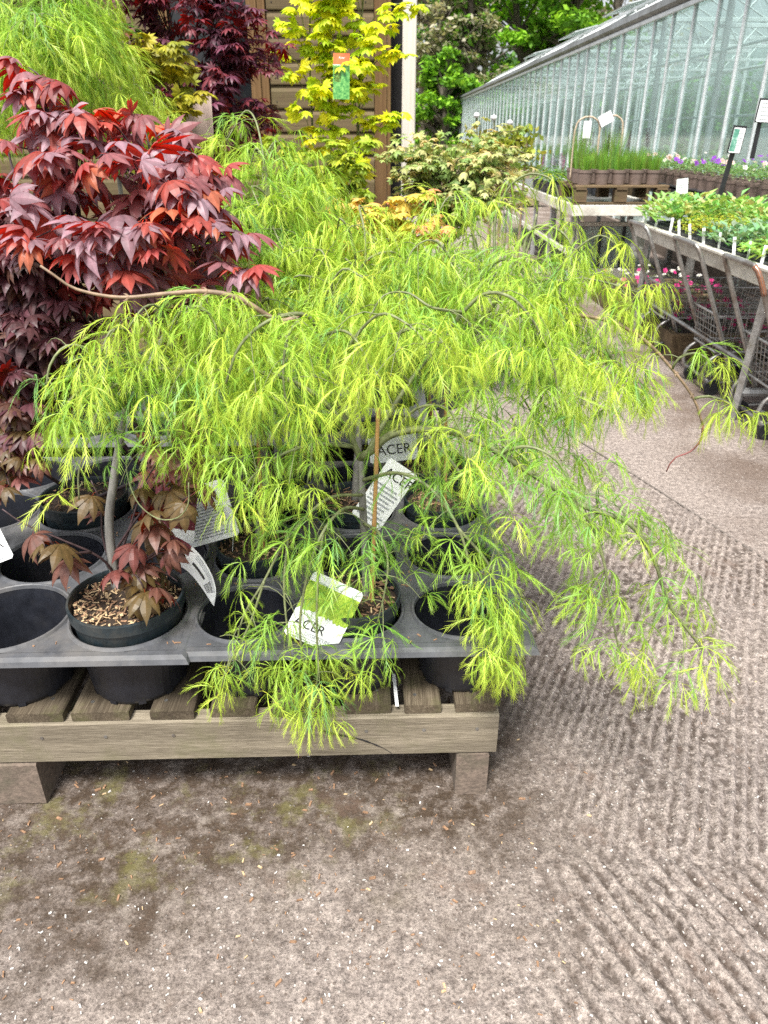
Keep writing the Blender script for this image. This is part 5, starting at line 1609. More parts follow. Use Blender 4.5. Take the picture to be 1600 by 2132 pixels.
auto_lace('yellowish lacy maple half hidden behind the red maple and lacy standard', Vector((at(230, 400, 3.1).x, 3.1, ZS + .03)), 52, at(230, 230, 3.05),
    P3((150, 200, 2.9), (220, 180, 2.9), (280, 190, 2.9), (310, 220, 2.9), (200, 250, 2.85), (260, 260, 2.85), (320, 230, 2.9), (130, 270, 2.85)),
    1.2, (.6, 1.), .08, (.06, .15), pot_args=dict(r=.14, h=.24, light=.1))
# ------------------------------------------------------------------ labels and tags
def text_mesh(body, size):
    cu = bpy.data.curves.new('txt', 'FONT')
    cu.body = body
    cu.size = size
    cu.resolution_u = 3
    o = bpy.data.objects.new('txt', cu)
    COL.objects.link(o)
    dg = bpy.context.evaluated_depsgraph_get()
    me = bpy.data.meshes.new_from_object(o.evaluated_get(dg))
    bpy.data.objects.remove(o)
    return me
def frame(BL, BR, TL):
    x = (BR - BL); w_ = x.length; x = x.normalized()
    y = (TL - BL); y = y - x * y.dot(x); h_ = y.length; y = y.normalized()
    z = x.cross(y)
    m = Matrix((x, y, z)).transposed().to_4x4()
    m.translation = BL
    return m, w_, h_
def print_mat(name, cols, scale, white=None):
    m, t, b = nmat(name)
    n = noise(t, world_pos(t), scale, 6, .75)
    c = ramp(t, n, [(0.25 + .5 * i / max(1, len(cols) - 1), c_) for i, c_ in enumerate(cols)])
    t.links.new(c, b.inputs['Base Color'])
    b.inputs['Roughness'].default_value = .3
    return m
PM = {'green': print_mat('printed_tree', [(0.10, 0.22, .03), (0.24, 0.40, .03), (0.42, 0.56, .06), (0.60, 0.70, .25)], 190),
      'maroon': print_mat('printed_maroon_tree', [(0.03, .008, .01), (0.10, .02, .03), (0.16, .03, .04), (0.7, .66, .66)], 160),
      'leafgreen': print_mat('printed_green_leaves', [(0.01, .07, .02), (0.03, .20, .04), (0.16, .42, .10), (0.40, .62, .25)], 70),
      'redhead': print_mat('printed_red_header', [(0.50, .05, .02), (0.55, .12, .04), (0.50, .22, .06)], 12),
      'yellowpic': print_mat('printed_yellow_tree', [(0.15, .10, .01), (0.6, .45, .02), (0.7, .6, .05)], 90),
      'sign_pic': print_mat('printed_sign_picture', [(0.02, .12, .08), (0.10, .30, .22), (0.5, .68, .62)], 40)}
def card(name, label, cat, BL, BR, TL, pic=None, text=None, lines=0, stick=None, group='printed plant labels', lines_box=(.1, .9, .1, .6), barcode=False, mat='white_card', jag=True):
    """a thin printed card with real thickness; pic: (x0,x1,y0,y1,key); text: (string, x, y, size)"""
    m, w_, h_ = frame(BL, BR, TL)
    t = thing(name, label, cat, BL, group)
    def loc(p):
        return m @ Vector(p)
    th = .0006 + .0008 * (w_ > .1)
    r_ = min(w_, h_) * .05
    out = [(r_, 0), (w_ - r_, 0), (w_, r_), (w_, h_ - r_), (w_ - r_, h_), (r_, h_), (0, h_ - r_), (0, r_)]
    vs_ = [loc((x, y, 0)) for x, y in out] + [loc((x, y, -th)) for x, y in out]
    part(MB().add(vs_, [tuple(range(8)), tuple(range(15, 7, -1))] + [(i, 8 + i, 8 + (i + 1) % 8, (i + 1) % 8) for i in range(8)]), 'card', M[mat], t)
    rr = random.Random(len(label))
    for pc in (pic or []):
        x0, x1, y0, y1, key = pc
        n = 26
        top = [(x0 + (x1 - x0) * i / n, y1) for i in range(n + 1)]
        bot = [(x0 + (x1 - x0) * i / n, y0 + (rr.uniform(-.035, .035) if jag else 0)) for i in range(n + 1)]
        vs_ = [loc((x * w_, y * h_, .0007)) for x, y in bot + top]
        part(MB().add(vs_, [(i, i + 1, n + 2 + i, n + 1 + i) for i in range(n)]), 'picture', PM[key], t)
    for tx in (text or []):
        s_, x, y, size, ink = tx
        me = text_mesh(s_, size * h_)
        if not len(me.vertices): continue
        me.materials.append(M[ink])
        o = bpy.data.objects.new('lettering', me)
        COL.objects.link(o)
        o.parent = t
        mm = m @ Matrix.Translation((x * w_, y * h_, .0011))
        mm.translation -= t.location
        o.matrix_local = mm
    if lines:
        mb = MB()
        x0, x1, y0, y1 = lines_box
        for i in range(lines):
            yy = y1 - (y1 - y0) * i / max(1, lines - 1)
            xe = x0 + (x1 - x0) * rr.uniform(.7, 1)
            x = x0
            while x < xe:
                x2 = min(xe, x + rr.uniform(.04, .12))
                hh = h_ * (y1 - y0) / lines * .22
                mb.add([loc((x * w_, yy * h_ - hh, .0011)), loc((x2 * w_, yy * h_ - hh, .0011)), loc((x2 * w_, yy * h_ + hh, .0011)), loc((x * w_, yy * h_ + hh, .0011))], [(0, 1, 2, 3)])
                x = x2 + .02
        part(mb, 'small_print', M['ink_grey'], t)
    if barcode:
        mb = MB(); x = barcode[0]
        while x < barcode[1]:
            x2 = x + rr.choice([.008, .014, .022])
            mb.add([loc((x * w_, barcode[2] * h_, .0011)), loc((x2 * w_, barcode[2] * h_, .0011)), loc((x2 * w_, barcode[3] * h_, .0011)), loc((x * w_, barcode[3] * h_, .0011))], [(0, 1, 2, 3)])
            x = x2 + rr.choice([.01, .016])
        part(mb, 'barcode', M['ink'], t)
    if stick:
        a, b_ = stick
        d = (b_ - a)
        mb = MB().cbox((a + b_) / 2, (.006, .0016, d.length), .0004, d.to_track_quat('Z', 'Y').to_matrix())
        part(mb, 'stick', M['white_plastic'], t)
    return t
A4 = lambda px, py, Y: at(px, py, Y)
card('plant_label', 'white label with green tree picture and ACER lettering at the tray front', 'plant label', A4(590, 1318, 1.262), A4(694, 1364, 1.258), A4(600, 1162, 1.315),
     [(.0, 1., .44, .86, 'green')], [('ACER', .07, .19, .19, 'ink'), ('DISSECTUM', .34, .10, .075, 'ink_grey')], 2, lines_box=(.1, .9, .03, .07), stick=(A4(655, 1205, 1.335), A4(650, 1330, 1.33)))
card('plant_label', 'white label full of small print standing beside the orange cane', 'plant label', A4(396, 1142, 1.575), A4(500, 1113, 1.57), A4(428, 1006, 1.625),
     None, [('ACER', .14, .72, .20, 'ink')], 11, lines_box=(.1, .92, .10, .62), stick=(A4(488, 1085, 1.60), A4(483, 1172, 1.60)))
card('plant_label', 'white label with maroon tree picture among the maroon leaves', 'plant label', A4(318, 1122, 1.53), A4(404, 1132, 1.53), A4(335, 985, 1.57),
     [(.0, 1., .20, 1.0, 'maroon')], None, 0, jag=False)
card('plant_label', 'white label with tree picture and ACER lettering cut by the picture edge', 'plant label', A4(-60, 1195, 1.50), A4(30, 1160, 1.50), A4(-40, 1035, 1.54),
     [(.0, 1., .50, 1.0, 'maroon')], [('ACER', .22, .20, .22, 'ink')], 3, lines_box=(.12, .9, .05, .14))
card('plant_label', 'white label lettered ACER standing in the rear row pot', 'plant label', A4(772, 966, 2.10), A4(872, 955, 2.10), A4(764, 880, 2.14),
     [(.0, 1., .62, 1.0, 'green')], [('ACER', .16, .18, .34, 'ink')], 0)
card('plant_label', 'narrow tilted white label with small print behind the forked stem', 'plant label', A4(732, 1068, 1.60), A4(790, 1105, 1.60), A4(795, 940, 1.64),
     None, [('ACER', .10, .74, .20, 'ink')], 9, lines_box=(.1, .92, .08, .6))
card('picture_tag', 'red and green picture tag hanging in the golden maple', 'plant tag', A4(694, 206, 4.0), A4(728, 207, 4.0), A4(689, 110, 4.02),
     [(.0, 1., .0, .74, 'leafgreen'), (.0, 1., .76, 1., 'redhead'), (.06, .46, .38, .71, 'yellowpic')], [('Acer', .33, .88, .08, 'white_card')], 0, jag=False, group=None)
bm_ = plain('bare_board', (0.50, 0.38, 0.33), .7, .1, 10, .1)
M['pale_board'] = bm_
card('blank_board', 'pale blank board on a stake among the purple maple stems', 'board', A4(392, 292, 3.45), A4(446, 294, 3.45), A4(386, 195, 3.45), None, None, 0, mat='pale_board', group=None)
# curled label with barcode hanging over the edge of the grafted maple's pot
t = thing('curled_label', 'curled white label with barcode hanging over the grafted maple pot', 'plant label', A4(345, 1120, 1.40), 'printed plant labels')
c1 = [A4(332, 1105, 1.42), A4(372, 1120, 1.405), A4(408, 1145, 1.395), A4(436, 1185, 1.385), A4(450, 1225, 1.38), A4(446, 1262, 1.378)]
c2 = [A4(338, 1165, 1.40), A4(368, 1175, 1.39), A4(392, 1190, 1.383), A4(410, 1210, 1.378), A4(428, 1235, 1.375), A4(441, 1256, 1.375)]
k1, k2 = catmull(c1, .01), catmull(c2, .008)
n = 16
r1 = [k1[int(i / n * (len(k1) - 1))] for i in range(n + 1)]
r2 = [k2[int(i / n * (len(k2) - 1))] for i in range(n + 1)]
nv = Vector((0, -.3, .5)).normalized()
def sheet(i0, i1, f0, f1, off):
    vs_ = [r1[i].lerp(r2[i], f0) + nv * off for i in range(i0, i1 + 1)] + [r1[i].lerp(r2[i], f1) + nv * off for i in range(i0, i1 + 1)]
    m_ = i1 - i0 + 1
    return vs_, [(i, m_ + i, m_ + i + 1, i + 1) for i in range(m_ - 1)]
mb = MB().add(*sheet(0, n, 0, 1, 0)).add(*sheet(0, n, 0, 1, -.0008))
part(mb, 'card', M['white_card'], t)
part(MB().add(*sheet(0, 6, 0.0, .45, .0012)), 'picture', PM['maroon'], t)
mb = MB()
for i in range(7, 14):
    for f in (.12, .2, .28):
        mb.add(*sheet(i, i + 1, f, f + .03, .0012))
part(mb, 'small_print', M['ink_grey'], t)
mb = MB()
for f in (.32, .38, .44, .52, .58, .64, .72, .78):
    mb.add(*sheet(12, 14, f, f + .03, .0013))
part(mb, 'barcode', M['ink'], t)
mb = MB()
for i in (7, 8, 9, 10):
    mb.add(*sheet(i, i + 1, .5, .62, .0013))
part(mb, 'lettering', M['ink'], t)
sp_ = random.Random(44); mb = MB()
for _ in range(150):
    left = sp_.random() < .45
    x = sp_.uniform(-.95, -.44) if left else sp_.uniform(-.42, .30)
    y = sp_.choice([1.285, 1.53, 1.56, 1.78, 1.8]) + sp_.gauss(0, .02)
    if sp_.random() < .3: x = sp_.choice([-.70, -.44, -.18, .06]) + sp_.gauss(0, .012)
    i0_ = [(-.961 - .132), ] if False else None
    ok = True
    cs = [(-1.225 + (i + .5) * .264, 1.262 + (j + .5) * .2595, .136) for i in range(3) for j in range(4)] if left else [(-.428 + (i + .5) * .2427, 1.275 + (j + .5) * .2425, .118) for i in range(3) for j in range(4)]
    for cx, cy, r_ in cs:
        if (x - cx) ** 2 + (y - cy) ** 2 < r_ * r_: ok = False
    if not ok or y < 1.27: continue
    mb.box(rotp(x, y, (ZT + .003 if left else ZT) + .0012), (sp_.uniform(.003, .012), sp_.uniform(.0015, .004), .0014), Euler((sp_.gauss(0, .1), sp_.gauss(0, .1), sp_.uniform(0, 6))).to_matrix())
o = mb.build('spilled_bark', M['chip'])
tag(o, 'crumbs of spilled bark lying on the tray decks between the cups', 'bark crumbs', kind='stuff')
# sliver of white plastic between slats
o = MB().cbox(rotp(.028, 1.33, .262), (.008, .10, .0015), .0004, Euler((R(6), 0, R(4))).to_matrix()).build('fallen_label', M['white_plastic'])
tag(o, 'thin white plastic stick fallen between two pallet slats', 'plant label')

# ------------------------------------------------------------------ small plants for the benches
def clump_mesh(name, seed, kind, cols, h=.12, r=.07, n=46):
    rd = random.Random(seed)
    V, Fs, C = [], [], []
    for i in range(n):
        a = rd.uniform(0, 6.28); q = math.sqrt(rd.random())
        c = [x * rd.uniform(.75, 1.2) for x in rd.choice(cols)]
        o = len(V)
        if kind == 'grass':
            b = Vector((math.cos(a) * r * .45 * q, math.sin(a) * r * .45 * q, 0))
            lean = Vector((math.cos(a), math.sin(a), 0)) * r * rd.uniform(.2, .9) * q
            hh = h * rd.uniform(.6, 1.05)
            wv = Vector((-math.sin(a + 1), math.cos(a + 1), 0)) * .0022
            V += [b - wv, b + wv, b + lean * .4 + Vector((0, 0, hh * .6)) + wv * .8, b + lean * .4 + Vector((0, 0, hh * .6)) - wv * .8, b + lean + Vector((0, 0, hh))]
            Fs += [(o, o + 1, o + 2, o + 3), (o + 3, o + 2, o + 4)]
            C += [c] * 5
        else:
            z = h * (1 - .55 * q * q) * rd.uniform(.45, 1.05)
            p = Vector((math.cos(a) * r * q, math.sin(a) * r * q, z))
            L_ = {'broad': .042, 'pansy': .022, 'salad': .034, 'fine': .016}[kind] * rd.uniform(.7, 1.25)
            el = rd.uniform(.1, 1.0) if kind == 'broad' else rd.uniform(-.5, .8)
            aa = a + rd.gauss(0, .5)
            d = Vector((math.cos(aa) * math.cos(el), math.sin(aa) * math.cos(el), math.sin(el)))
            s_ = Vector((-math.sin(aa), math.cos(aa), 0)) * L_ * (.28 if kind == 'broad' else .38)
            up = d.cross(s_).normalized() * L_ * .12
            V += [p, p + d * L_ * .45 + s_ + up, p + d * L_ - up, p + d * L_ * .45 - s_ + up, p + d * L_ * .5 - up * .4]
            Fs += [(o, o + 1, o + 4), (o + 1, o + 2, o + 4), (o + 2, o + 3, o + 4), (o + 3, o, o + 4)]
            C += [c] * 5
    me = bpy.data.meshes.new(name)
    me.from_pydata([tuple(v) for v in V], [], Fs)
    tintmesh(me, [(*c, 1) for c in C])
    me.materials.append(M['leaf_soft'])
    return me
def flower_mesh(name, col, eye, r=.022, n=5):
    V, Fs, C = [], [], []
    for k in range(n):
        a = k / n * 6.283
        o = len(V)
        V += [(0, 0, 0), (r * math.cos(a - .55), r * math.sin(a - .55), r * .25), (r * 1.15 * math.cos(a), r * 1.15 * math.sin(a), r * .15), (r * math.cos(a + .55), r * math.sin(a + .55), r * .25)]
        C += [eye, col, col, col]
        Fs += [(o, o + 1, o + 2), (o, o + 2, o + 3)]
    me = bpy.data.meshes.new(name)
    me.from_pydata(V, [], Fs)
    tintmesh(me, [(*c, 1) for c in C])
    me.materials.append(M['leaf_soft'])
    return me
def pot_mesh(name, r, h, mat, square=False):
    mb = MB()
    n = 20
    prof = [(0.001, .003), (r * .78, .003), (r * .80, 0), (r * .94, h * .78), (r * 1.0, h * .79), (r * 1.02, h), (r * .95, h), (r * .93, h * .88), (.001, h * .88)]
    mb.lathe(prof, (0, 0, 0), n)
    me = bpy.data.meshes.new(name)
    me.from_pydata(mb.v, [], mb.f)
    me.materials.append(M[mat])
    return me
FOL = {
 'broad': [clump_mesh('bedding_foliage', 700 + i, 'broad', [(.26, .46, .14), (.34, .54, .17), (.44, .58, .19)], .12, .075, 46) for i in range(3)],
 'salad': [clump_mesh('salad_foliage', 710 + i, 'salad', [(.26, .50, .12), (.34, .58, .14), (.42, .60, .17)], .085, .075, 60) for i in range(3)],
 'blue': [clump_mesh('brassica_foliage', 720 + i, 'broad', [(.20, .37, .21), (.25, .43, .26), (.28, .45, .22)], .10, .07, 44) for i in range(3)],
 'lime': [clump_mesh('lime_foliage', 730 + i, 'fine', [(.45, .50, .06), (.36, .45, .06)], .10, .07, 90) for i in range(2)],
 'grass': [clump_mesh('grass_blades', 740 + i, 'grass', [(.14, .30, .035), (.20, .38, .05), (.26, .42, .07)], .20, .095, 110) for i in range(3)],
 'tallgrass': [clump_mesh('tall_blades', 745 + i, 'grass', [(.16, .32, .05), (.22, .40, .08)], .36, .10, 90) for i in range(2)],
 'pansy': [clump_mesh('pansy_foliage', 750 + i, 'pansy', [(.14, .28, .10), (.19, .34, .13), (.25, .39, .17)], .14, .10, 120) for i in range(3)],
 'dark': [clump_mesh('perennial_foliage', 760 + i, 'salad', [(.08, .19, .04), (.11, .24, .05), (.14, .28, .05)], .14, .11, 60) for i in range(3)],
 'dusty': [clump_mesh('dusty_foliage', 770 + i, 'fine', [(.13, .17, .09), (.17, .2, .11)], .16, .14, 160) for i in range(2)],
}
FL = {'purple': flower_mesh('purple_flower', (.32, .05, .62), (.2, .02, .4)), 'pink': flower_mesh('pink_flower', (.72, .05, .28), (.5, .02, .15), .017),
      'blush': flower_mesh('blush_flower', (.78, .58, .62), (.6, .4, .2)), 'white': flower_mesh('white_flower', (.78, .76, .78), (.5, .5, .3), .016)}
def spire_mesh(name, col, h=.12):
    rd = random.Random(5); V, Fs, C = [], [], []
    for i in range(60):
        z = h * i / 60; a = rd.uniform(0, 6.28); r = .012 * (1 - z / h * .6)
        p = Vector((math.cos(a) * r, math.sin(a) * r, z)); o = len(V)
        V += [p + Vector((.005, 0, 0)), p + Vector((-.003, .005, .002)), p + Vector((-.002, -.004, .006))]; Fs.append((o, o + 1, o + 2)); C += [[x * rd.uniform(.7, 1.3) for x in col]] * 3
    me = bpy.data.meshes.new(name); me.from_pydata([tuple(v) for v in V], [], Fs); tintmesh(me, [(*c, 1) for c in C]); me.materials.append(M['leaf_soft']); return me
FL['spire'] = spire_mesh('purple_spire', (.24, .08, .42)); FL['pinkspire'] = spire_mesh('pink_spire', (.42, .12, .42)); FL['darkspire'] = spire_mesh('dark_spire', (.10, .05, .09), .14)
POTM = {'taupe': pot_mesh('taupe_pot', .074, .130, 'pot_taupe'), 'taupe_s': pot_mesh('small_taupe_pot', .068, .11, 'pot_taupe'), 'black': pot_mesh('black_pot', .068, .10, 'pot_black')}
def small_plant(name, label, cat, loc, fol, potk=None, sc=1.0, flowers=(), group=None, seed=0, ph=None, fz=(.09, .15), fr=.08):
    rd = random.Random(seed)
    t = thing(name, label, cat, loc, group)
    z = 0
    if potk:
        linkcopy(POTM[potk], 'pot', t, (0, 0, 0), (0, 0, rd.uniform(0, 6)))
        z = {'taupe': .112, 'taupe_s': .095, 'black': .088}[potk]
    o = linkcopy(rd.choice(FOL[fol]), 'foliage', t, (0, 0, z), (0, 0, rd.uniform(0, 6.28)), sc, (1, 1, 1, 1))
    o['kind'] = 'stuff'
    for fk, cnt in flowers:
        for _ in range(cnt):
            a = rd.uniform(0, 6.28); q = fr * math.sqrt(rd.random())
            tilt = (rd.uniform(.2, 1.2), 0, rd.uniform(-.9, .9)) if 'spire' not in fk else (rd.gauss(0, .1), rd.gauss(0, .1), 0)
            linkcopy(FL[fk], 'flower', t, (math.cos(a) * q, math.sin(a) * q, z + rd.uniform(*fz)), tilt, rd.uniform(.8, 1.3), (1, 1, 1, 1))
    return t

# ------------------------------------------------------------------ near bench with bedding plugs, on trestle legs
BX0, BX1, BY0, BY1, BZ = 1.83, 2.66, 2.55, 5.80, .82
t = thing('display_bench', 'cream aluminium edged plant bench with bedding plugs above the trolleys', 'bench', ((BX0 + BX1) / 2, 4.2, 0))
part(MB().cbox((BX0 + .02, (BY0 + BY1) / 2, BZ - .045), (.035, BY1 - BY0, .092), .004).cbox((BX0 - .004, (BY0 + BY1) / 2, BZ - .004), (.03, BY1 - BY0, .016), .003), 'edge_rail', M['alu_cream'], t)
part(MB().cbox((BX1 - .02, (BY0 + BY1) / 2, BZ - .045), (.035, BY1 - BY0, .092), .004), 'rear_rail', M['alu_cream'], t)
part(MB().cbox(((BX0 + BX1) / 2, BY1 - .018, BZ - .045), (BX1 - BX0 - .08, .035, .092), .004), 'end_rail', M['alu_cream'], t)
part(MB().box(((BX0 + BX1) / 2, (BY0 + BY1) / 2, BZ - .06), (BX1 - BX0 - .08, BY1 - BY0 - .08, .02)), 'bench_bed', M['steel_dull'], t)
for yy, xo in ((5.55, 0), (3.72, 0)):
    for xa, xb in ((BX0 + .05, BX0 + .08 + xo), (BX1 - .1, BX1 - .05)):
        part(MB().tube([(xb, yy + .12, 0), (xa, yy, BZ - .09)], .024, 4), 'leg', M['steel'], t)
    part(MB().tube([(BX0 + .08, yy + .1, .16), (BX1 - .05, yy + .1, .16)], .024, 8), 'cross_tube', M['steel'], t)
part(MB().tube([(BX0 + .1, 5.65, .30), (BX0 + .1, 3.8, .30)], .012, 6), 'tie_rod', M['steel_dull'], t)

# black plug trays on it, each with its plants
tm = MB()
TW, TL_, TH = .36, .50, .055
tm.box((0, 0, TH / 2 - .01), (TW, TL_, TH - .02))
for i in range(5):
    tm.box((-TW / 2 + TW * i / 4, 0, TH - .006), (.010, TL_, .012))
for j in range(7):
    tm.box((0, -TL_ / 2 + TL_ * j / 6, TH - .0055), (TW + .004, .010, .0115))
tray_me = None
kinds = ['salad', 'salad', 'salad', 'broad', 'blue', 'broad', 'broad']
LBL = {'salad': 'bright green salad plugs', 'broad': 'upright broad-leaved plugs', 'blue': 'blue-green brassica plugs', 'lime': 'feathery lime-yellow plugs'}
ORD = ['first', 'second', 'third', 'fourth', 'fifth', 'sixth']
k = 0
for j in range(6):
    for i in range(2):
        cx, cy = BX0 + .24 + i * .385, BY1 - .32 - j * .525
        if cy < BY0 + .2: continue
        kind = [['broad', 'broad'], ['lime', 'broad'], ['blue', 'broad'], ['salad', 'blue'], ['salad', 'salad'], ['lime', 'salad']][j][i]
        tt = thing('plug_tray', '%s black plug tray from the bench end on the %s side' % (ORD[j], ('path', 'glasshouse')[i]), 'tray', (cx, cy, BZ - .045), 'black plug trays on the bench')
        if tray_me is None:
            o = bpy.data.meshes.new('plug_tray')
            o.from_pydata(tm.v, [], tm.f); o.materials.append(M['pot_black']); tray_me = o
        linkcopy(tray_me, 'tray_body', tt, (0, 0, 0))
        rr = random.Random(900 + j * 2 + i)
        for a in range(3):
            for b in range(4):
                k += 1
                x, y = cx - TW / 2 + TW * (a + .5) / 3, cy - TL_ / 2 + TL_ * (b + .5) / 4
                small_plant('bedding_plant', '%s, %s across and %s along in the %s %s-side tray' % (LBL[kind].replace('plugs', 'plug'), ORD[a], ORD[b], ORD[j], ('path', 'glasshouse')[i]), 'plug plant', (x, y, BZ - .005), kind, None,
                            rr.uniform(.95, 1.4) * (1.25 if kind == 'broad' else 1), seed=k, group='plug plants on the bench')
wl_me = None
for q, (px, py) in enumerate(((1345, 445), (1366, 452), (1397, 462), (1415, 475), (1438, 480), (1465, 495), (1496, 508), (1527, 523), (1555, 535), (1583, 548))):
    p = atz(px, py + 14, BZ + .01)
    p.x = BX0 + .045
    d = ray(px, py + 14); tt_ = p.x / d.x
    p.y = d.y * tt_
    if wl_me is None:
        o_ = MB().cbox((0, 0, .045), (.016, .0015, .10), .0005)
        wl_me = bpy.data.meshes.new('row_label'); wl_me.from_pydata(o_.v, [], o_.f); wl_me.materials.append(M['white_plastic'])
    o = bpy.data.objects.new('row_label', wl_me); COL.objects.link(o)
    o.location = (p.x, p.y, BZ - .01); o.rotation_euler = (R(-6), R(rng.uniform(-10, 14)), R(rng.uniform(-30, 30)))
    tag(o, '%s white stick label along the bench edge counted from its far end' % ['first', 'second', 'third', 'fourth', 'fifth', 'sixth', 'seventh', 'eighth', 'ninth', 'tenth'][q], 'plant label', 'white stick labels along the bench edge')

# ------------------------------------------------------------------ wire basket trolleys parked under the bench
def trolley(label, y, rusty=False, seed=0):
    t = thing('wire_trolley', label, 'trolley', (1.95, y, 0), 'trolleys parked under the bench')
    hw = .19
    rr = .0128
    H = MB()
    top = .855
    def leg(yy):
        return [Vector((2.02, yy, .16)), Vector((1.97, yy, .28)), Vector((1.83, yy, .58)), Vector((1.73, yy, .80))]
    a, b = leg(y + hw), leg(y - hw)
    path = a + [Vector((1.705, y + hw - .02, .845)), Vector((1.70, y + hw - .06, top)), Vector((1.70, y - hw + .06, top)), Vector((1.705, y - hw + .02, .845))] + list(reversed(b))
    pts = catmull(path, .02)
    H.tube(pts, rr, 8)
    hd = part(H, 'handle_frame', M['steel_dull'], t, smooth=True)
    if rusty:
        idx = [i for i, p in enumerate(pts) if p.z > .72 and p.y < y - hw + .05 and p.x > 1.699]
        if idx:
            part(MB().tube(pts[min(idx):max(idx) + 1], rr * 1.03, 8), 'rust_patch', M['rust'], t, smooth=True, sub=hd)
    # basket: front low, open top, wire sides
    x0, x1, z0, z1 = 1.90, 2.58, .26, .47
    fr = MB()
    for z, g_ in ((z1, 0), (z0, .03)):
        loop = [Vector((x0 + g_, y - hw + g_, z)), Vector((x1 - g_, y - hw + g_, z)), Vector((x1 - g_, y + hw - g_, z)), Vector((x0 + g_, y + hw - g_, z)), Vector((x0 + g_, y - hw + g_, z))]
        fr.tube(loop, .007, 6)
    part(fr, 'basket_rim', M['steel'], t)
    wr = MB()
    for k in range(1, 6):
        z = z0 + (z1 - z0) * k / 6
        g_ = .03 * (1 - k / 6)
        wr.tube([Vector((x0 + g_, y - hw + g_, z)), Vector((x1 - g_, y - hw + g_, z)), Vector((x1 - g_, y + hw - g_, z)), Vector((x0 + g_, y + hw - g_, z)), Vector((x0 + g_, y - hw + g_, z))], .0024, 4)
    for k in range(15):
        x = x0 + .03 + (x1 - x0 - .06) * k / 14
        wr.tube([(x, y - hw, z1), (x, y - hw + .03, z0), (x, y + hw - .03, z0), (x, y + hw, z1)], .0022, 4)
    for k in range(9):
        yy = y - hw + .03 + (2 * hw - .06) * k / 8
        wr.tube([(x0, yy, z1), (x0 + .03, yy, z0), (x1 - .03, yy, z0), (x1, yy, z1)], .0022, 4)
    o = part(wr, 'wire_mesh', M['steel_dull'], t)
    ch = MB()
    for yy in (y - hw + .03, y + hw - .03):
        ch.tube(catmull([(1.98, yy, .26), (1.90, yy, .20), (1.885, yy, .12), (1.93, yy, .075), (2.10, yy, .085), (2.50, yy, .12), (2.56, yy, .24)], .02), .011, 7)
    ch.tube([(1.93, y - hw + .03, .078), (1.93, y + hw - .03, .078)], .010, 6)
    part(ch, 'chassis', M['steel_dull'], t, smooth=True)
    for xx, yy in ((1.95, y - hw + .03), (1.95, y + hw - .03), (2.50, y - hw + .05), (2.50, y + hw - .05)):
        wm = MB()
        prof = [(.001, -.011), (.030, -.011), (.045, -.012), (.049, -.008), (.049, .008), (.045, .012), (.030, .011), (.001, .011)]
        m2 = MB().lathe(prof, (0, 0, 0), 18)
        wm.add([(p[0] + xx, p[2] + yy, p[1] + .049) for p in m2.v], m2.f)
        part(wm, 'wheel', M['black_metal'], t)
trolley('wire trolley under the far end of the bench', 5.30)
trolley('middle one of the three wire trolleys under the bench', 4.42)
trolley('wire trolley with a rusty handle bend, third from the bench end', 3.70, True)

# ------------------------------------------------------------------ ground bed with pink flowers beneath the bench
t = thing('timber_bed', 'mossy timber edged bed of pink flowers below the bench', 'planter bed', (2.3, 5.9, 0))
for (c, s_) in (((1.98, 6.1, .09), (.05, 2.2, .18)), ((2.72, 6.1, .09), (.05, 2.2, .18)), ((2.35, 5.02, .09), (.69, .05, .18)), ((2.35, 7.18, .09), (.69, .05, .18))):
    part(MB().cbox(c, s_, .005), 'edging_board', M['pallet_old'], t)
part(MB().box((2.35, 6.1, .07), (.688, 2.1, .14)), 'soil', M['soil'], t)
rr = random.Random(77); k = 0
ordw = ['front', 'second', 'third', 'fourth', 'fifth', 'rear']
for j in range(6):
    for i in range(3):
        k += 1
        y = 5.2 + j * .34; x = 2.09 + i * .25
        fl = [('pink', 9)] if j < 4 else [('white', 4), ('pink', 1)]
        small_plant('bedding_clump', ('pink flowering clump in the %s row of the bed, %s from the path' if j < 4 else 'pale dusty clump in the %s row of the bed, %s from the path') % (ordw[j], ORD[i]), 'flower',
                    (x, y, .14), 'dusty', None, 1.05, fl, 'flower clumps in the timber bed', 800 + k, fz=(.10, .20), fr=.14)
small = ((1.95, 4.7), (2.05, 4.35), (2.25, 4.9), (2.45, 4.6), (2.3, 4.2))
for q, (x, y) in enumerate(small):
    x += .35
    small_plant('potted_pinks', '%s pot of deep pink flowers standing on the ground behind the trolleys' % ORD[q], 'flower', (x, y, 0), 'dusty', 'black', 1.3, [('pink', 14)], 'pots of pinks behind the trolleys', 880 + q, fz=(.10, .26), fr=.16)

# ------------------------------------------------------------------ middle bench block with pallet and grass pots
MX0, MX1, MY0, MY1, MZ = 1.84, 2.74, 7.75, 12.6, .77
t = thing('slatted_bench', 'grey legged staging bench beneath the small pallet of grasses', 'bench', ((MX0 + MX1) / 2, 10, 0))
part(MB().cbox((MX0 + .02, (MY0 + MY1) / 2, MZ - .05), (.04, MY1 - MY0, .10), .004), 'side_rail', M['alu_cream'], t)
part(MB().cbox((MX1 - .02, (MY0 + MY1) / 2, MZ - .05), (.04, MY1 - MY0, .10), .004), 'side_rail', M['alu_cream'], t)
part(MB().cbox(((MX0 + MX1) / 2, MY0 + .02, MZ - .05), (MX1 - MX0 - .085, .04, .10), .004), 'end_rail', M['alu_cream'], t)
part(MB().box(((MX0 + MX1) / 2, (MY0 + MY1) / 2, MZ - .02), (MX1 - MX0 - .09, MY1 - MY0 - .09, .02)), 'bench_bed', M['steel_dull'], t)
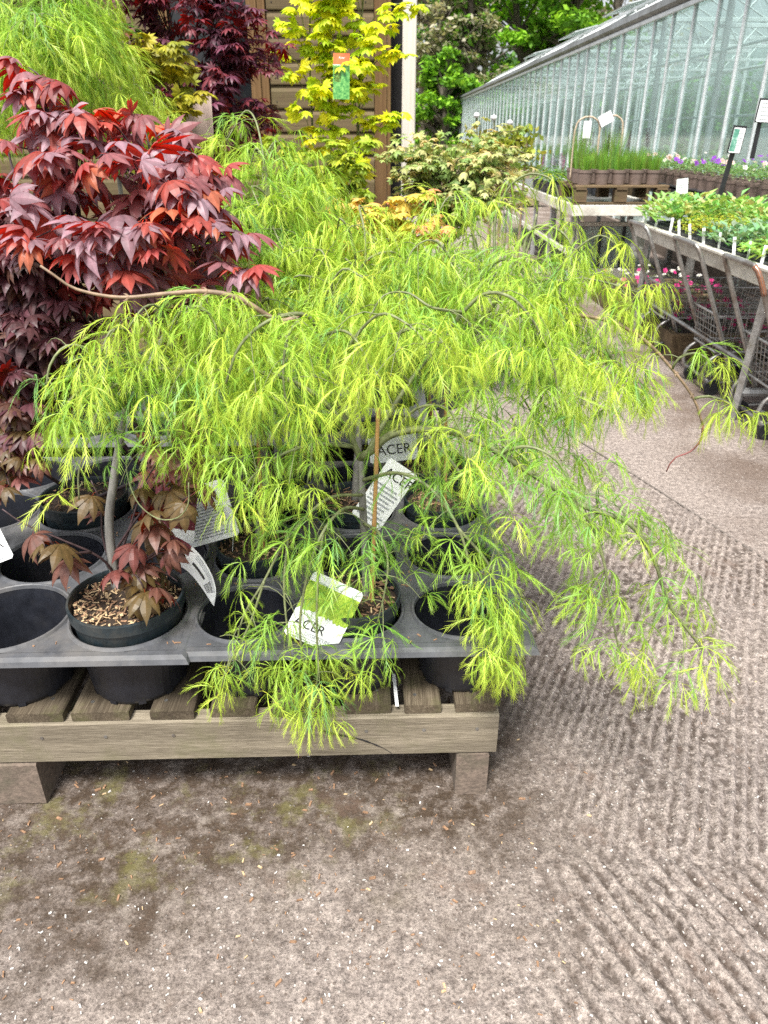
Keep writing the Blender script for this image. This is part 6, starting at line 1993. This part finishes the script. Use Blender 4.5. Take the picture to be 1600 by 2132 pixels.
for yy in (7.9, 8.9, 9.9, 10.9, 11.9, 12.45):
    for xx in (MX0 + .05, MX1 - .06):
        part(MB().cbox((xx, yy, (MZ - .1) / 2), (.05, .05, MZ - .1), .004), 'leg', M['steel'], t)
part(MB().cbox((MX0 + .05, (MY0 + MY1) / 2, .30), (.03, MY1 - MY0 - .3, .05), .004), 'lower_rail', M['alu_cream'], t)
t = thing('cold_frame', 'low glazed cold frame with cream bars under the staging bench', 'cold frame', (2.4, 8.3, 0))
for xx in (2.03, 2.27, 2.51, 2.75):
    part(MB().cbox((xx, 8.22, .27), (.03, .03, .52), .003), 'upright', M['black_metal'] if xx in (2.27, 2.51) else M['alu_cream'], t)
for i in range(3):
    part(MB().box((2.15 + i * .24, 8.222, .32), (.208, .005, .40)), 'pane', M['glass'], t)
part(MB().cbox((2.39, 8.21, .06), (.76, .04, .10), .004), 'bottom_rail', M['alu_cream'], t)
part(MB().cbox((2.39, 8.22, .55), (.76, .04, .04), .004), 'top_rail', M['alu_cream'], t)
part(MB().box((2.39, 8.7, .27), (.72, .02, .5)), 'back_panel', M['steel'], t)

t = thing('small_pallet', 'small mossy timber pallet carrying the grass pots on the staging', 'pallet', (2.4, 8.1, MZ))
for yy in (7.80, 8.12, 8.44):
    part(MB().cbox((2.29, yy, MZ + .165), (.9, .11, .022), .003), 'slat', M['pallet_old'], t)
part(MB().cbox((2.29, 7.80, MZ + .012), (.9, .09, .02), .003), 'slat', M['pallet_old'], t)
for xx in (1.90, 2.29, 2.68):
    for yy in (7.80, 8.44):
        part(MB().cbox((xx, yy, MZ + .079), (.12, .10, .11), .003), 'block', M['pallet_old'], t)
    part(MB().cbox((xx, 8.12, MZ + .145), (.10, .76, .018), .002), 'stringer', M['pallet_old'], t)
GZ0 = MZ + .178
q = 0
for j, yy in enumerate((7.84, 8.06, 8.32)):
    for i in range(5):
        x = 1.94 + i * .165
        q += 1
        fo = 'grass' if j == 0 else ('tallgrass' if i in (0, 2) else 'grass')
        small_plant('potted_grass', 'taupe pot of green grass, %s along the %s row of the small pallet' % (ORD[i], ['front', 'middle', 'rear'][j]), 'potted grass', (x, yy, GZ0), fo, 'taupe', 1.0 if j == 0 else 1.1,
                    [('darkspire', 3)] if j == 2 else (), 'grass pots on the small pallet', 1000 + q, fz=(.14, .26))
# bent cane hoops with price cards
for q, (px, py0, w_) in enumerate(((1217, 243, .24), (1266, 240, .22))):
    c = at(px, 330, 8.12)
    z1 = at(px, py0, 8.12).z
    hp = [Vector((c.x - w_ / 2, 8.12, GZ0 + .03)), Vector((c.x - w_ / 2, 8.12, z1 - .12)), Vector((c.x - w_ * .3, 8.12, z1 - .02)), Vector((c.x, 8.12, z1)), Vector((c.x + w_ * .3, 8.12, z1 - .02)), Vector((c.x + w_ / 2, 8.12, z1 - .12)), Vector((c.x + w_ / 2, 8.12, GZ0 + .03))]
    t = thing('cane_hoop', ['bent cane hoop with a hanging white card over the grass pots', 'bent cane hoop with a slanted white price card over the grass pots'][q], 'cane hoop', hp[0], 'cane hoops over the grass pots')
    part(MB().tube(catmull(hp, .03), .0085, 7), 'hoop', M['cane'] if False else plain('pale_cane', (.45, .36, .26), .6, .2, 30, .1), t, smooth=True)
    if q == 0:
        part(MB().box((c.x - .01, 8.10, z1 - .11), (.075, .003, .15)), 'price_card', M['white_card'], t)
    else:
        part(MB().box((c.x - .07, 8.10, z1 - .03), (.13, .003, .10), Euler((0, R(-28), 0)).to_matrix()), 'price_card', M['white_card'], t)
# perennials further along the staging
q = 0
for j in range(5):
    for i in range(4):
        q += 1
        x = 1.95 + i * .22; y = 9.05 + j * .30
        small_plant('potted_perennial', 'dark leaved perennial in the %s row behind the small pallet, %s from the path' % (ORD[j], ORD[i]), 'potted plant', (x, y, MZ + .0), 'dark', 'black', 1.3,
                    [(['spire', 'pinkspire', 'darkspire'][q % 3], 2)], 'perennials along the staging', 1100 + q, fz=(.12, .2))

# ------------------------------------------------------------------ raised rear bench with pansies along the glasshouse
RXA, RYA, RYB, RZB = 2.82, 5.1, 9.3, .90
t = thing('rear_bench', 'raised dark staging along the glasshouse carrying the pansy pots', 'bench', (3.1, 7.2, 0))
part(MB().box((3.12, (RYA + RYB) / 2, RZB - .03), (.62, RYB - RYA, .05)), 'bench_bed', M['pallet_old'], t)
for yy in (5.2, 7.2, 9.2):
    for xx in (2.86, 3.38):
        part(MB().cbox((xx, yy, (RZB - .055) / 2), (.06, .06, RZB - .055), .004), 'leg', M['steel_dull'], t)
part(MB().cbox((2.80, 9.0, RZB - .10), (.04, .9, .22), .006), 'log_edge', M['pallet_old'], t)
q = 0
nrow = 19
for j in range(3):
    for i in range(nrow):
        y = 5.22 + i * .21; x = 2.90 + j * .19
        if j == 2 and i % 2: continue
        q += 1
        fl = random.Random(q).choice([[('purple', 2)], [('blush', 2)], [('white', 2)], [('purple', 1), ('blush', 1)], [], [('blush', 1)]])
        small_plant('potted_pansy', '%s of the bench row %s pansies counted from the near end' % (['taupe potted pansy number', 'taupe potted pansy number', 'taupe potted pansy number'][j] + ' ' + ['one','two','three','four','five','six','seven','eight','nine','ten','eleven','twelve','thirteen','fourteen','fifteen','sixteen','seventeen','eighteen','nineteen'][i], ['front', 'middle', 'back'][j]), 'pansy', (x, y, RZB + .035), 'pansy', 'taupe_s', 1.05,
                    fl, 'pansies on the raised staging', 1200 + q, fz=(.10, .19), fr=.09)
for k in range(7):
    y = 5.42 + k * .6
    tt = thing('pot_tray', '%s black pot carrier under the pansies from the near end' % (ORD + ['seventh'])[k], 'tray', (2.99, y, RZB), 'black carriers under the pansies')
    part(MB().box((3.08, y, RZB + .028), (.50, .585, .012)), 'deck', M['tray'], tt)
    for b in range(3):
        part(MB().lathe([(.062, .0), (.066, .06)], (2.855 + .0, y - .2 + b * .2, RZB - .055), 14), 'cup', M['pot_black'], tt)
# signs on black stakes
def stake_sign(label, foot, top, BL, BR, TL, pic, lines):
    t = card('stake_sign', label, 'sign', BL, BR, TL, pic, None, lines, lines_box=(.52 if pic else .12, .95, .12, .88), group='signs on black stakes', jag=False)
    d = top - foot
    part(MB().cbox((foot + top) / 2, (.028, .016, d.length), .003, d.to_track_quat('Z', 'X').to_matrix()), 'stake', M['black_metal'], t)
    m_, w_, h_ = frame(BL, BR, TL)
    part(MB().add([m_ @ Vector(p) for p in ((-.006, -.004, -.004), (w_ + .006, -.004, -.004), (w_ + .006, h_ + .012, -.004), (-.006, h_ + .012, -.004), (-.006, -.004, -.010), (w_ + .006, -.004, -.010), (w_ + .006, h_ + .012, -.010), (-.006, h_ + .012, -.010))],
         [(0, 1, 2, 3), (7, 6, 5, 4), (0, 4, 5, 1), (1, 5, 6, 2), (2, 6, 7, 3), (3, 7, 4, 0)]), 'backing_plate', M['black_metal'], t)
stake_sign('sign with leaf picture and print on a black stake amid the pansies', at(1500, 405, 5.0), at(1526, 318, 5.0), at(1517, 317, 4.97), at(1540, 319, 4.97), at(1530, 265, 4.97), [(.02, .5, .05, .95, 'sign_pic')], 9)
stake_sign('handwritten white sign on a black stake by the glasshouse, cut by the picture edge', at(1566, 330, 5.6), at(1583, 252, 5.6), at(1574, 253, 5.57), at(1606, 255, 5.57), at(1584, 208, 5.57), None, 5)
card('price_card', 'tilted white price card in front of the pansy carriers', 'price card', at(1408, 405, 5.6), at(1432, 402, 5.6), at(1420, 372, 5.6), None, None, 4, group=None)
# white card dropped on the ground by the bench leg
o = MB().box(atz(1580, 857, .003), (.07, .035, .002), Euler((0, 0, R(25))).to_matrix()).build('dropped_card', M['white_card'])
tag(o, 'small white card lying on the ground by the bench leg', 'card')
# slender shrub tips and white wands before the glasshouse end
rr = random.Random(4)
for q, (px, py) in enumerate(((993, 240), (1029, 245), (1062, 255))):
    a, b = at(px + 2, 330, 6.2), at(px, py, 6.2)
    t = thing('allium_stem', ['slender stem topped with a white bud, nearest the glasshouse corner', 'slender stem topped with a white bud, middle of three above the round maple', 'slender stem topped with a white bud, third from the glasshouse corner'][q], 'flower stem', Vector((a.x, 6.2, 0)), 'white bud stems above the round maple')
    part(MB().tube([Vector((a.x, 6.2, 0)), a, b], .006, 6), 'stem', M['bark_green'], t)
    part(MB().lathe([(.001, -.02), (.018, -.012), (.024, 0), (.016, .014), (.001, .02)], b, 12), 'bud', M['white_plastic'], t, smooth=True)
for q, (px, py, h_) in enumerate(((1078, 262, .3), (1052, 285, .2), (1098, 285, .2), (1030, 275, .25))):
    b = at(px, py, 5.4)
    pts = [b + Vector((rr.gauss(0, .05), rr.gauss(0, .05), -abs(rr.gauss(0, .12)))) for _ in range(130)]
    t = thing('young_shrub', '%s small upright shrub with yellow-green tips behind the round maple' % ORD[q], 'shrub', Vector((b.x, 5.4, 0)), 'young shrubs behind the round maple')
    part(MB().tube([Vector((b.x, 5.4, 0)), b], .008, 5), 'stem', M['bark_tan'], t)
    o = leaf_cloud('foliage', M['leaf_soft'], pts, .028, rr, t, t.location, [(.35, .42, .05), (.25, .33, .06), (.3, .3, .05)], .8)
    o['kind'] = 'stuff'
